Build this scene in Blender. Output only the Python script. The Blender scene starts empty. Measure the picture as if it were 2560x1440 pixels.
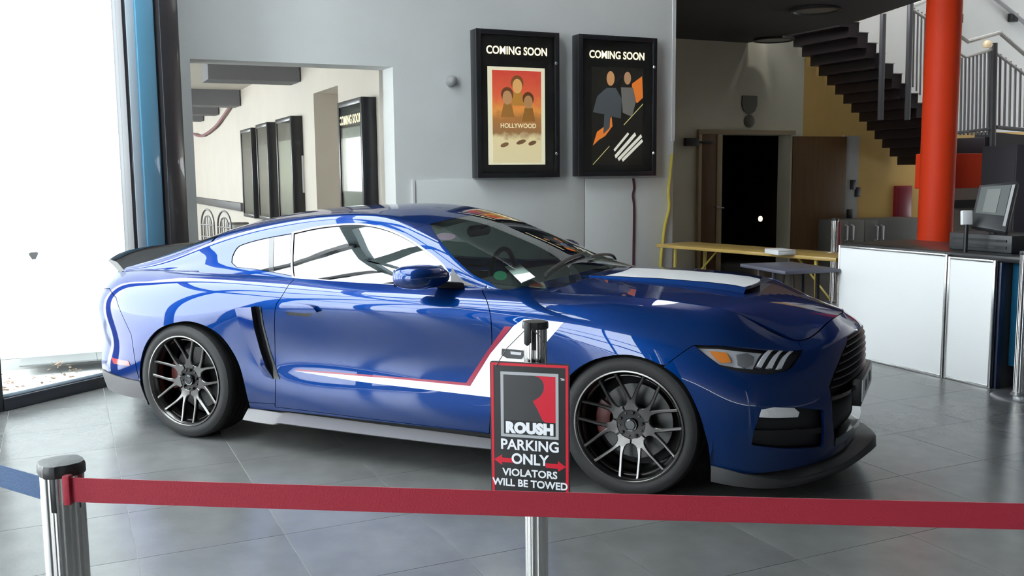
import bpy, bmesh, math, random
import numpy as np
from mathutils import Vector, Matrix
from mathutils.geometry import delaunay_2d_cdt

random.seed(7)
SC = bpy.context.scene
COL = SC.collection

# ------------------------------------------------------------------ camera
F, YAW, PITCH, ROLL = 2400.0, -.4370, .1184, -.0099
CAM = np.array([4.1321, -5.1851, 1.5479])
FWD = np.array([math.sin(YAW) * math.cos(PITCH), math.cos(YAW) * math.cos(PITCH), -math.sin(PITCH)])
_r = np.array([math.cos(YAW), -math.sin(YAW), 0.0]); _u = np.cross(_r, FWD)
RGT = _r * math.cos(ROLL) + _u * math.sin(ROLL)
UPV = -_r * math.sin(ROLL) + _u * math.cos(ROLL)
cam = bpy.data.cameras.new('camera'); co = bpy.data.objects.new('camera', cam); COL.objects.link(co)
cam.sensor_width = 36; cam.lens = F / 2560 * 36; cam.clip_start = .05; cam.clip_end = 300
co.matrix_world = Matrix(((RGT[0], UPV[0], -FWD[0], CAM[0]), (RGT[1], UPV[1], -FWD[1], CAM[1]),
                          (RGT[2], UPV[2], -FWD[2], CAM[2]), (0, 0, 0, 1)))
SC.camera = co

# ------------------------------------------------------------------ world and exposure
w = bpy.data.worlds.new('sky'); SC.world = w; w.use_nodes = True
bg = w.node_tree.nodes['Background']; bg.inputs[0].default_value = (.90, .96, 1.0, 1); bg.inputs[1].default_value = 10.5
SC.view_settings.view_transform = 'Standard'; SC.view_settings.look = 'None'
SC.view_settings.exposure = 0.1; SC.view_settings.gamma = 1; SC.view_settings.use_curve_mapping = False
SC.cycles.max_bounces = 10; SC.cycles.transparent_max_bounces = 16
SC.cycles.diffuse_bounces = 5; SC.cycles.glossy_bounces = 5
SC.cycles.caustics_reflective = False; SC.cycles.caustics_refractive = False
SC.cycles.sample_clamp_indirect = 8

# ------------------------------------------------------------------ measuring helpers
def ray(px, py):
    return CAM, FWD + RGT * (px - 1280) / F - UPV * (py - 720) / F
A_ = math.radians(40)
E1 = np.array([math.sin(A_), math.cos(A_), 0.0]); E2 = np.array([-math.cos(A_), math.sin(A_), 0.0]); E3 = np.array([0, 0, 1.0])
def W(a, b, z): return E1 * a + E2 * b + E3 * z                     # hall axes to world
def on(px, py, n, k):                                               # where the sight line meets a plane n.p = k
    c, d = ray(px, py); return c + d * ((k - c @ n) / (d @ n))
def PB(px, py, b): p = on(px, py, E2, b); return p @ E1, p[2]         # -> (a, z) on a wall b = const
def PA(px, py, a): p = on(px, py, E1, a); return p @ E2, p[2]         # -> (b, z) on a wall a = const
def PZ(px, py, z): p = on(px, py, E3, z); return p @ E1, p @ E2       # -> (a, b) on a level z
def PY(px, py, s): p = on(px, py, np.array([0, 1.0, 0]), -s); return p[0], p[2]
def pix(P):
    d = np.asarray(P) - CAM; z = d @ FWD
    return np.stack([1280 + F * (d @ RGT) / z, 720 - F * (d @ UPV) / z], -1)

# ------------------------------------------------------------------ materials
MATS = {}
def mat(name, col, rough=.5, metal=0., coat=0., coat_rough=.03, spec=.5, emit=None, estr=0., var=0., scale=8., bump=0., bscale=60.,
        trans=0., stretch=None, randv=0., sheen=0.):
    if name in MATS: return MATS[name]
    m = bpy.data.materials.new(name); m.use_nodes = True; nt = m.node_tree; b = nt.nodes['Principled BSDF']
    b.inputs['Base Color'].default_value = (*col, 1); b.inputs['Roughness'].default_value = rough
    b.inputs['Metallic'].default_value = metal; b.inputs['Coat Weight'].default_value = coat
    b.inputs['Coat Roughness'].default_value = coat_rough; b.inputs['Specular IOR Level'].default_value = spec
    b.inputs['Transmission Weight'].default_value = trans; b.inputs['Sheen Weight'].default_value = sheen
    if emit: b.inputs['Emission Color'].default_value = (*emit, 1); b.inputs['Emission Strength'].default_value = estr
    if var or bump or randv:
        tc = nt.nodes.new('ShaderNodeTexCoord'); mp = nt.nodes.new('ShaderNodeMapping')
        nt.links.new(tc.outputs['Object'], mp.inputs[0])
        if stretch: mp.inputs['Scale'].default_value = stretch
    src = None
    if var:
        n = nt.nodes.new('ShaderNodeTexNoise'); n.inputs['Scale'].default_value = scale; n.inputs['Detail'].default_value = 5
        nt.links.new(mp.outputs[0], n.inputs['Vector'])
        mr = nt.nodes.new('ShaderNodeMapRange'); mr.inputs[1].default_value = .25; mr.inputs[2].default_value = .75
        mr.inputs[3].default_value = 1 - var; mr.inputs[4].default_value = 1 + var
        nt.links.new(n.outputs['Fac'], mr.inputs[0]); src = mr.outputs[0]
    if randv:
        oi = nt.nodes.new('ShaderNodeObjectInfo'); r2 = nt.nodes.new('ShaderNodeMapRange')
        r2.inputs[3].default_value = 1 - randv; r2.inputs[4].default_value = 1 + randv
        nt.links.new(oi.outputs['Random'], r2.inputs[0])
        if src:
            mm = nt.nodes.new('ShaderNodeMath'); mm.operation = 'MULTIPLY'; nt.links.new(src, mm.inputs[0]); nt.links.new(r2.outputs[0], mm.inputs[1]); src = mm.outputs[0]
        else: src = r2.outputs[0]
    if src:
        vm = nt.nodes.new('ShaderNodeVectorMath'); vm.operation = 'SCALE'; vm.inputs[0].default_value = col
        nt.links.new(src, vm.inputs['Scale']); nt.links.new(vm.outputs[0], b.inputs['Base Color'])
    if bump:
        n = nt.nodes.new('ShaderNodeTexNoise'); n.inputs['Scale'].default_value = bscale; n.inputs['Detail'].default_value = 3
        nt.links.new(mp.outputs[0], n.inputs['Vector'])
        bp = nt.nodes.new('ShaderNodeBump'); bp.inputs['Strength'].default_value = bump; bp.inputs['Distance'].default_value = .004
        nt.links.new(n.outputs['Fac'], bp.inputs['Height']); nt.links.new(bp.outputs[0], b.inputs['Normal'])
    MATS[name] = m; return m
def glass(name, tint=(1, 1, 1), ior=1.5, rough=0.0, refl=1.0):
    if name in MATS: return MATS[name]
    m = bpy.data.materials.new(name); m.use_nodes = True; nt = m.node_tree; nt.nodes.clear()
    o = nt.nodes.new('ShaderNodeOutputMaterial'); mx = nt.nodes.new('ShaderNodeMixShader')
    t = nt.nodes.new('ShaderNodeBsdfTransparent'); t.inputs[0].default_value = (*tint, 1)
    g = nt.nodes.new('ShaderNodeBsdfGlossy'); g.inputs['Roughness'].default_value = rough; g.inputs[0].default_value = (1, 1, 1, 1)
    fr = nt.nodes.new('ShaderNodeFresnel'); fr.inputs[0].default_value = ior
    ml = nt.nodes.new('ShaderNodeMath'); ml.operation = 'MULTIPLY'; ml.inputs[1].default_value = refl; ml.use_clamp = True
    ge = nt.nodes.new('ShaderNodeNewGeometry'); sb = nt.nodes.new('ShaderNodeMath'); sb.operation = 'SUBTRACT'; sb.inputs[0].default_value = 1   # the inner face of a pane does not mirror again
    m2 = nt.nodes.new('ShaderNodeMath'); m2.operation = 'MULTIPLY'; nt.links.new(ge.outputs['Backfacing'], sb.inputs[1])
    nt.links.new(fr.outputs[0], ml.inputs[0]); nt.links.new(ml.outputs[0], m2.inputs[0]); nt.links.new(sb.outputs[0], m2.inputs[1]); nt.links.new(m2.outputs[0], mx.inputs[0])
    nt.links.new(t.outputs[0], mx.inputs[1]); nt.links.new(g.outputs[0], mx.inputs[2]); nt.links.new(mx.outputs[0], o.inputs[0])
    MATS[name] = m; return m

# ------------------------------------------------------------------ object helpers
def tag(o, label=None, cat=None, group=None, kind=None):
    if label: o['label'] = label
    if cat: o['category'] = cat
    if group: o['group'] = group
    if kind: o['kind'] = kind
    return o
def empty(name, loc=(0, 0, 0), rz=0., parent=None):
    o = bpy.data.objects.new(name, None); COL.objects.link(o); o.location = [float(v) for v in loc]; o.rotation_euler = (0, 0, rz)
    o.empty_display_size = .1
    if parent: o.parent = parent
    return o
def link(name, me, m, parent=None, smooth=None):
    if m is not None: me.materials.append(m)
    o = bpy.data.objects.new(name, me); COL.objects.link(o)
    if parent: o.parent = parent
    if smooth is not None:
        me.polygons.foreach_set('use_smooth', [True] * len(me.polygons))
        if smooth < 3.1: me.set_sharp_from_angle(angle=smooth)
    return o
class MB:
    """collects solids, then links them as one mesh object"""
    def __init__(s): s.v = []; s.f = []; s.mi = []
    def add(s, vs, fs, mi=0):
        n = len(s.v); s.v += [tuple(map(float, v)) for v in vs]; s.f += [tuple(i + n for i in f) for f in fs]; s.mi += [mi] * len(fs); return s
    def hexa(s, p, mi=0):                                              # 8 points: bottom 4 ccw, top 4 ccw
        return s.add(p, [(3, 2, 1, 0), (4, 5, 6, 7), (0, 1, 5, 4), (1, 2, 6, 5), (2, 3, 7, 6), (3, 0, 4, 7)], mi)
    def box(s, x0, x1, y0, y1, z0, z1, mi=0):
        return s.hexa([(x0, y0, z0), (x1, y0, z0), (x1, y1, z0), (x0, y1, z0), (x0, y0, z1), (x1, y0, z1), (x1, y1, z1), (x0, y1, z1)], mi)
    def abox(s, a0, a1, b0, b1, z0, z1, mi=0):                          # box in hall axes
        return s.hexa([W(a, b, z) for z in (z0, z1) for a, b in ((a0, b0), (a1, b0), (a1, b1), (a0, b1))], mi)
    def loft(s, rings, closed=True, cap=True, mi=0):
        n = len(rings[0]); vs = [p for r in rings for p in r]; fs = []
        for i in range(len(rings) - 1):
            for j in range(n if closed else n - 1):
                k = (j + 1) % n; fs.append((i * n + j, i * n + k, (i + 1) * n + k, (i + 1) * n + j))
        if cap and closed: fs.append(tuple(range(n - 1, -1, -1))); fs.append(tuple((len(rings) - 1) * n + j for j in range(n)))
        return s.add(vs, fs, mi)
    def tube(s, path, r, n=10, mi=0, cap=True):
        P = [np.asarray(p, float) for p in path]; rings = []; prev = None
        for i, p in enumerate(P):
            t = P[min(i + 1, len(P) - 1)] - P[max(i - 1, 0)]; t = t / (np.linalg.norm(t) + 1e-12)
            if prev is None:
                h = np.array([0, 0, 1.]) if abs(t[2]) < .9 else np.array([1., 0, 0]); x = np.cross(h, t)
            else: x = prev - t * (prev @ t)
            x = x / np.linalg.norm(x); y = np.cross(t, x); prev = x; rr = r[i] if hasattr(r, '__len__') else r
            rings.append([p + (x * math.cos(2 * math.pi * k / n) + y * math.sin(2 * math.pi * k / n)) * rr for k in range(n)])
        return s.loft(rings, True, cap, mi)
    def prism(s, pts, d, mi=0):                                        # planar 3-D outline pushed along d
        n = len(pts); P = [np.asarray(p, float) for p in pts]; Q = [p + np.asarray(d, float) for p in P]
        return s.add(P + Q, [tuple(range(n - 1, -1, -1)), tuple(range(n, 2 * n))] + [(i, (i + 1) % n, n + (i + 1) % n, n + i) for i in range(n)], mi)
    def lathe(s, prof, c=(0, 0, 0), n=32, mi=0):                        # (r, z) profile about z
        rings = [[(c[0] + r * math.cos(2 * math.pi * k / n), c[1] + r * math.sin(2 * math.pi * k / n), c[2] + z) for k in range(n)] for r, z in prof]
        return s.loft(rings, True, True, mi)
    def build(s, name, m, parent=None, smooth=.6, bevel=0., seg=2, origin=None):
        me = bpy.data.meshes.new(name)
        v = s.v
        if origin is not None: v = [(p[0] - origin[0], p[1] - origin[1], p[2] - origin[2]) for p in v]
        me.from_pydata(v, [], s.f)
        ms = m if isinstance(m, (list, tuple)) else [m]
        for x in ms: me.materials.append(x)
        if len(ms) > 1: me.polygons.foreach_set('material_index', s.mi)
        bm = bmesh.new(); bm.from_mesh(me); bmesh.ops.recalc_face_normals(bm, faces=bm.faces)
        if bevel:
            es = [e for e in bm.edges if len(e.link_faces) == 2 and e.calc_face_angle(0) > .5]
            bmesh.ops.bevel(bm, geom=es, offset=bevel, segments=seg, profile=.5, affect='EDGES', clamp_overlap=True)
        bm.to_mesh(me); bm.free(); me.update()
        o = link(name, me, None, parent, smooth)
        if origin is not None and parent is None: o.location = [float(x) for x in origin]
        return o
def copy_tree(o, parent=None):
    c = o.copy(); COL.objects.link(c); c.parent = parent
    for ch in list(o.children): copy_tree(ch, c)
    return c
def text(s, name, m, size, M, parent=None, align='CENTER', fat=0., depth=.0006, sx=1., shear=0.):
    cu = bpy.data.curves.new(name, 'FONT'); cu.body = s; cu.size = size; cu.align_x = align; cu.align_y = 'CENTER'
    cu.offset = fat; cu.space_character = 1 + max(0, fat - .002) * 45; cu.extrude = depth; cu.shear = shear; cu.resolution_u = 4
    o = bpy.data.objects.new(name, cu); COL.objects.link(o)
    bpy.context.view_layer.update()
    me = bpy.data.meshes.new_from_object(o.evaluated_get(bpy.context.evaluated_depsgraph_get()))
    COL.objects.unlink(o); bpy.data.objects.remove(o)
    me.transform(Matrix.Diagonal((sx, 1, 1, 1))); me.materials.clear(); me.name = name
    q = link(name, me, m, parent); q.matrix_local = M
    return q
def frame(o, x, y, z):                                                 # matrix from axes
    x, y, z = (np.asarray(v, float) for v in (x, y, z))
    return Matrix(((x[0], y[0], z[0], o[0]), (x[1], y[1], z[1], o[1]), (x[2], y[2], z[2], o[2]), (0, 0, 0, 1)))

# ------------------------------------------------------------------ spline surfaces and the panels cut from them
def ncs(n):                                                            # natural cubic spline: second derivatives as a matrix
    A = np.zeros((n, n)); C = np.zeros((n, n)); A[0, 0] = A[-1, -1] = 1
    for i in range(1, n - 1):
        A[i, i - 1:i + 2] = (1 / 6, 4 / 6, 1 / 6); C[i, i - 1:i + 2] = (1, -2, 1)
    return np.linalg.solve(A, C)
def bas(n, D, u):
    u = np.clip(u, 0, n - 1); i = np.minimum(u.astype(int), n - 2); t = u - i; I = np.eye(n)
    return (1 - t)[:, None] * I[i] + t[:, None] * I[i + 1] + (((1 - t) ** 3 - (1 - t)) / 6)[:, None] * D[i] + ((t ** 3 - t) / 6)[:, None] * D[i + 1]
def sp1(xs, ys):
    """cubic spline through (xs, ys), values clamped at the ends"""
    xs = np.array(xs, float); ys = np.array(ys, float); n = len(xs); h = np.diff(xs)
    A = np.zeros((n, n)); r = np.zeros(n); A[0, 0] = A[-1, -1] = 1
    for i in range(1, n - 1):
        A[i, i - 1] = h[i - 1]; A[i, i] = 2 * (h[i - 1] + h[i]); A[i, i + 1] = h[i]
        r[i] = 6 * ((ys[i + 1] - ys[i]) / h[i] - (ys[i] - ys[i - 1]) / h[i - 1])
    M = np.linalg.solve(A, r)
    def f(x):
        x = np.clip(np.asarray(x, float), xs[0], xs[-1]); i = np.clip(np.searchsorted(xs, x) - 1, 0, n - 2); d = h[i]; a = (xs[i + 1] - x) / d; b = 1 - a
        return a * ys[i] + b * ys[i + 1] + ((a ** 3 - a) * M[i] + (b ** 3 - b) * M[i + 1]) * d * d / 6
    return f
class Surf:
    """tensor cubic surface through a net P[u][v]; lo = index shift so that u counts from the first real column"""
    def __init__(s, P, lo=0, flip=1, su=.33, sv=.15, rng=None):
        s.P = np.asarray(P, float); s.nu, s.nv = s.P.shape[:2]; s.Du = ncs(s.nu); s.Dv = ncs(s.nv); s.lo = lo; s.flip = flip; s.su, s.sv = su, sv
        u0, u1 = rng or (0, s.nu - 1 - 2 * lo); s.rng = (u0, u1)
        gu, gv = np.meshgrid(np.linspace(u0, u1, int((u1 - u0) * 24) + 1), np.linspace(0, s.nv - 1, (s.nv - 1) * 16 + 1), indexing='ij')
        s.g = np.stack([gu.ravel(), gv.ravel()], 1); s.gp = s.ev(s.g); s.gn = s.nrm(s.g); s.gx = pix(s.gp)
        s.front = ((CAM - s.gp) * s.gn).sum(1) > 0
    def ev(s, uv):
        uv = np.asarray(uv, float); Bu = bas(s.nu, s.Du, uv[:, 0] + s.lo); Bv = bas(s.nv, s.Dv, uv[:, 1])
        return np.einsum('ni,ijk,nj->nk', Bu, s.P, Bv)
    def jac(s, uv, f=None):
        f = f or s.ev; h = 1e-3; uv = np.asarray(uv, float); e0 = np.array([h, 0]); e1 = np.array([0, h])
        return (f(uv + e0) - f(uv - e0)) / (2 * h), (f(uv + e1) - f(uv - e1)) / (2 * h)
    def nrm(s, uv):
        uv = np.asarray(uv, float).copy(); uv[:, 0] = np.clip(uv[:, 0], -s.lo + 2e-3, s.nu - 1 - s.lo - 2e-3); uv[:, 1] = np.clip(uv[:, 1], 2e-3, s.nv - 1 - 2e-3)
        a, b = s.jac(uv); n = np.cross(a, b) * s.flip; return n / (np.linalg.norm(n, axis=1)[:, None] + 1e-12)
    def inv(s, target, key='px', mask=None):
        """uv of picture points (px) or of side-view points (xz)"""
        f = (lambda q: pix(s.ev(q))) if key == 'px' else (lambda q: s.ev(q)[:, [0, 2]])
        G = s.gx if key == 'px' else s.gp[:, [0, 2]]; ok = s.front if mask is None else mask
        out = []
        for t in np.asarray(target, float):
            d = ((G - t) ** 2).sum(1); d = np.where(ok, d, 1e12); q = s.g[[np.argmin(d)]].copy()
            for _ in range(12):
                a, b = s.jac(q, f); J = np.stack([a[0], b[0]], 1); r = t - f(q)[0]
                st = np.linalg.lstsq(J, r, rcond=1e-3)[0]; st = np.clip(st, -.3, .3); q = q + st
                q[0, 0] = np.clip(q[0, 0], *s.rng); q[0, 1] = np.clip(q[0, 1], 0, s.nv - 1)
            out.append(q[0])
        return np.array(out)
    def px(s, pts): return s.inv(pts, 'px')
    def xz(s, pts, lo=3.2, hi=15.6): return s.inv(pts, 'xz', (s.g[:, 0] > lo) & (s.g[:, 0] < hi))

def dens(p, sc, h, closed=True):
    p = np.asarray(p, float); out = []
    n = len(p)
    for i in range(n if closed else n - 1):
        a, b = p[i], p[(i + 1) % n]; k = max(1, int(math.ceil(np.linalg.norm((b - a) * sc) / h)))
        out += [a + (b - a) * j / k for j in range(k)]
    if not closed: out.append(p[-1])
    return np.array(out)
def crom(p, k=6, closed=False):
    p = np.asarray(p, float); n = len(p); out = []
    for i in range(n if closed else n - 1):
        g = (lambda j: p[j % n]) if closed else (lambda j: p[min(max(j, 0), n - 1)])
        a, b, c, d = g(i - 1), g(i), g(i + 1), g(i + 2)
        for j in range(k):
            t = j / k; out.append(.5 * (2 * b + (c - a) * t + (2 * a - 5 * b + 4 * c - d) * t * t + (3 * b - a - 3 * c + d) * t ** 3))
    if not closed: out.append(p[-1])
    return np.array(out)
def inside(P, poly):
    x, y = P[:, 0], P[:, 1]; c = np.zeros(len(P), bool); n = len(poly); j = n - 1
    for i in range(n):
        xi, yi = poly[i]; xj, yj = poly[j]
        if yi != yj: c ^= ((yi > y) != (yj > y)) & (x < (xj - xi) * (y - yi) / (yj - yi) + xi)
        j = i
    return c
def inset(surf, uv, d):
    """move an outline inwards by d metres"""
    uv = np.asarray(uv, float); sc = np.array([surf.su, surf.sv]); q = uv * sc
    area = .5 * np.sum(q[:, 0] * np.roll(q[:, 1], -1) - np.roll(q[:, 0], -1) * q[:, 1])
    a, b = surf.jac(uv); la = np.linalg.norm(a, axis=1); lb = np.linalg.norm(b, axis=1)
    m = np.stack([la, lb], 1)
    e1 = (uv - np.roll(uv, 1, 0)) * m; e2 = (np.roll(uv, -1, 0) - uv) * m
    def nn(e): e = e / (np.linalg.norm(e, axis=1)[:, None] + 1e-12); return np.stack([-e[:, 1], e[:, 0]], 1) * np.sign(area)
    n1, n2 = nn(e1), nn(e2); k = n1 + n2; k = k / np.maximum(.5, (k * n1).sum(1))[:, None]
    return uv + k * d / np.maximum(m, 1e-3)
def panel(name, surf, poly, m, parent, holes=(), off=0., thick=.014, gap=0., h=.026, mirror=False, rim=True):
    sc = np.array([surf.su, surf.sv])
    P = dens(poly, sc, h)
    if gap: P = inset(surf, P, gap)
    H = [dens(x, sc, h * .7) for x in holes]
    lo, hi = (P * sc).min(0), (P * sc).max(0)
    gx, gy = np.meshgrid(np.arange(lo[0] + h / 2, hi[0], h), np.arange(lo[1] + h / 2, hi[1], h)); G = np.stack([gx.ravel(), gy.ravel()], 1)
    if len(G): G = G[inside(G, P * sc)]
    for x in H:
        if len(G): G = G[~inside(G, x * sc)]
    V = np.concatenate([P * sc] + [x * sc for x in H] + [G]); E = []; n = 0
    for L in [P] + H:
        E += [(n + i, n + (i + 1) % len(L)) for i in range(len(L))]; n += len(L)
    r = delaunay_2d_cdt([Vector(v) for v in V], E, [], 0, 1e-6)
    V = np.array([tuple(v) for v in r[0]]); T = np.array([t for t in r[2]])
    C = V[T].mean(1); ok = inside(C, P * sc)
    for x in H: ok &= ~inside(C, x * sc)
    T = T[ok]
    used = np.unique(T); rem = -np.ones(len(V), int); rem[used] = np.arange(len(used)); V = V[used]; T = rem[T]
    uv = V / sc; X = surf.ev(uv); N = surf.nrm(uv)
    a = np.cross(X[T[:, 1]] - X[T[:, 0]], X[T[:, 2]] - X[T[:, 0]]); fl = (a * N[T[:, 0]]).sum(1) < 0
    T[fl] = T[fl][:, ::-1]
    X = X + N * off
    ed = {}
    for t in T:
        for i in range(3):
            e = (t[i], t[(i + 1) % 3]); ed[e] = 1
    bd = [e for e in ed if (e[1], e[0]) not in ed]
    vs = [X]; ns = [N]; fs = [tuple(t) for t in T]
    if rim and thick:
        o = {}; acc = {}
        for i, j in bd:
            q = np.cross(X[j] - X[i], N[i]); q = q / (np.linalg.norm(q) + 1e-12)
            for k in (i, j): acc[k] = acc.get(k, 0) + q
        ids = list(acc); base = len(X)
        for k, i in enumerate(ids): o[i] = base + 2 * k
        rv = []; rn = []
        for i in ids:
            q = acc[i] / (np.linalg.norm(acc[i]) + 1e-12); rv += [X[i], X[i] - N[i] * thick]; rn += [q, q]
        vs.append(np.array(rv)); ns.append(np.array(rn))
        fs += [(o[j], o[i], o[i] + 1, o[j] + 1) for i, j in bd]
    vs = np.concatenate(vs); ns = np.concatenate(ns)
    if mirror: vs = vs * (1, -1, 1); ns = ns * (1, -1, 1); fs = [f[::-1] for f in fs]
    me = bpy.data.meshes.new(name); me.from_pydata([tuple(v) for v in vs], [], fs); me.update()
    me.polygons.foreach_set('use_smooth', [True] * len(me.polygons))
    me.normals_split_custom_set_from_vertices([tuple(v) for v in ns])
    return link(name, me, m, parent)
# ================================================================== THE CAR
PAINT = mat('blue_paint', (.0006, .025, .138), rough=.36, metal=.55, coat=1., coat_rough=.008, spec=.08); PAINT.node_tree.nodes['Principled BSDF'].inputs['Specular Tint'].default_value = (.02, .10, .45, 1); PAINT.node_tree.nodes['Principled BSDF'].inputs['Coat IOR'].default_value = 1.58
BLACKP = mat('black_plastic', (.012, .012, .014), rough=.42)
GLOSSB = mat('gloss_black', (.01, .01, .012), rough=.12, coat=.6)
GREYP = mat('grey_satin_plastic', (.13, .125, .13), rough=.42)
WHITEV = mat('white_vinyl', (.86, .86, .88), rough=.3, coat=.5)
REDV = mat('red_vinyl', (.28, .008, .04), rough=.3, coat=.5)
GUN = mat('gunmetal', (.105, .10, .098), rough=.22, metal=1., coat=.4)
GUND = mat('dark_gunmetal', (.035, .034, .034), rough=.32, metal=1.)
CHROME = mat('chrome', (.78, .78, .8), rough=.1, metal=1.)
SILVER = mat('satin_silver', (.62, .62, .64), rough=.35, metal=.6)
RUBBER = mat('tire_rubber', (.013, .0125, .013), rough=.6, spec=.35, bump=.25, bscale=90)
DARK = mat('dark_underside', (.008, .008, .009), rough=.85)
CABIN = mat('charcoal_upholstery', (.03, .03, .033), rough=.8, bump=.3, bscale=200)
AMBER = mat('amber_lens', (.75, .22, .02), rough=.2, coat=1.)
REDL = mat('red_lens', (.35, .01, .015), rough=.2, coat=1.)
CARGLASS = glass('car_window_glass', (.16, .21, .20), 1.8, 0., 1.8)
SCREENG = glass('windscreen_glass', (.60, .70, .65), 1.7, 0., 1.5)
CLEAR = glass('clear_lens', (.92, .93, .95), 1.5, 0., 1.2)

car = tag(empty('car'), 'metallic blue two-door coupe with white side stripe parked on the tiled floor', 'car')

# ---- lower body: columns from the tail round the side to the nose, rows from sill to hood edge: (x, half width, z)
TC = [
 [(-1.03, 0, .20), (-1.055, 0, .36), (-1.05, 0, .50), (-1.055, 0, .63), (-1.07, 0, .77), (-1.045, 0, .89), (-1.0, 0, .955)],
 [(-.985, .47, .20), (-1.005, .48, .36), (-.985, .48, .50), (-.995, .48, .63), (-1.005, .48, .77), (-.975, .45, .89), (-.93, .41, .95)],
 [(-.86, .735, .20), (-.885, .755, .36), (-.862, .742, .50), (-.875, .75, .62), (-.885, .75, .76), (-.838, .708, .875), (-.80, .655, .945)],
 [(-.64, .86, .195), (-.65, .885, .35), (-.65, .878, .50), (-.65, .888, .64), (-.65, .886, .79), (-.63, .825, .905), (-.60, .735, .962)],
 [(-.36, .895, .19), (-.36, .945, .34), (-.36, .955, .50), (-.36, .955, .67), (-.36, .937, .815), (-.36, .865, .925), (-.36, .765, .975)],
 [(0, .90, .20), (0, .952, .35), (0, .970, .52), (0, .974, .69), (0, .957, .83), (0, .890, .94), (0, .790, .985)],
 [(.38, .90, .21), (.38, .938, .35), (.38, .945, .52), (.38, .952, .68), (.38, .952, .83), (.38, .905, .935), (.38, .812, .985)],
 [(.75, .90, .22), (.75, .918, .35), (.75, .908, .52), (.75, .922, .67), (.75, .945, .826), (.75, .912, .92), (.75, .825, .978)],
 [(1.2, .90, .222), (1.2, .914, .345), (1.2, .900, .52), (1.2, .914, .665), (1.2, .943, .825), (1.2, .912, .915), (1.2, .822, .968)],
 [(1.65, .90, .225), (1.65, .914, .34), (1.65, .900, .52), (1.65, .916, .665), (1.65, .943, .827), (1.65, .905, .915), (1.65, .805, .965)],
 [(2.05, .90, .225), (2.05, .916, .34), (2.05, .907, .52), (2.05, .924, .67), (2.05, .942, .826), (2.05, .888, .918), (2.05, .765, .958)],
 [(2.4, .895, .21), (2.4, .932, .34), (2.4, .938, .52), (2.4, .945, .67), (2.4, .940, .823), (2.4, .872, .915), (2.4, .735, .950)],
 [(2.72, .89, .20), (2.72, .942, .34), (2.72, .957, .52), (2.72, .957, .67), (2.72, .935, .81), (2.72, .855, .905), (2.72, .715, .944)],
 [(3.05, .90, .18), (3.05, .932, .33), (3.05, .94, .50), (3.05, .932, .64), (3.05, .897, .765), (3.05, .825, .860), (3.05, .692, .915)],
 [(3.31, .86, .17), (3.325, .872, .32), (3.33, .868, .48), (3.32, .842, .615), (3.29, .80, .725), (3.255, .745, .805), (3.22, .655, .870)],
 [(3.52, .64, .17), (3.55, .655, .32), (3.55, .645, .48), (3.53, .625, .60), (3.498, .595, .690), (3.475, .580, .722), (3.448, .560, .752)],
 [(3.635, .36, .17), (3.665, .37, .32), (3.675, .365, .48), (3.665, .355, .61), (3.635, .34, .715), (3.592, .32, .768), (3.555, .30, .797)],
 [(3.675, 0, .17), (3.705, 0, .32), (3.715, 0, .49), (3.715, 0, .625), (3.70, 0, .735), (3.64, 0, .785), (3.60, 0, .818)],
]
TP = [[(x, -s, z) for x, s, z in c] for c in TC]
def mirr(c): return [(x, -y, z) for x, y, z in c]
NU = len(TP) - 1                                                       # 17
T = Surf([mirr(TP[2]), mirr(TP[1])] + TP + [mirr(TP[-2]), mirr(TP[-3])], lo=2, su=.32, sv=.145)

# ---- cabin: columns along x, rows from near belt over the roof to the far belt
GX = [-.75, -.5, -.25, 0, .25, .5, .75, 1.0, 1.25, 1.5, 1.7, 1.9, 2.1, 2.3]
f_sb = sp1([-.75, -.25, .3, .75, 1.2, 1.65, 2.05, 2.3], [.70, .765, .80, .815, .812, .795, .755, .73])
f_zb = sp1([-.75, -.25, .3, .75, 1.2, 1.65, 2.05, 2.3], [.93, .955, .968, .962, .952, .948, .94, .92])
f_zr = sp1([-.75, -.5, -.25, .05, .33, .6, .85, 1.03, 1.24, 1.46, 1.67, 1.88, 2.05, 2.3], [.965, .995, 1.045, 1.137, 1.214, 1.266, 1.295, 1.299, 1.274, 1.188, 1.086, .992, .955, .93])
f_zc = sp1([-.75, -.6, -.4, -.2, 0, .2, .4, .65, .95, 1.2, 1.35, 1.5, 1.7, 1.9, 2.1, 2.3], [.995, 1.045, 1.125, 1.20, 1.262, 1.305, 1.335, 1.357, 1.370, 1.365, 1.347, 1.31, 1.24, 1.16, 1.072, .985])
GP = []
for x in GX:
    sb, zb, zr, zc = (float(f(x)) for f in (f_sb, f_zb, f_zr, f_zc))
    sg_ = lambda z: sb - .44 * (z - zb) - .62 * max(0, z - zb) ** 2       # one smooth tumblehome for all the side glass
    sr = sg_(zr); zm = .5 * (zb + zr)
    half = [(sb, zb - .12), (sb, zb), (sg_(zm), zm), (sr, zr), (.85 * sr, zr + .50 * (zc - zr)), (.46 * sr, zr + .87 * (zc - zr))]
    GP.append([(x, -s, z) for s, z in half] + [(x, 0, zc)] + [(x, s, z) for s, z in half[::-1]])
G = Surf(GP, su=.24, sv=.14)
def gu(x): return float(np.interp(x, GX, range(len(GX))))

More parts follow.
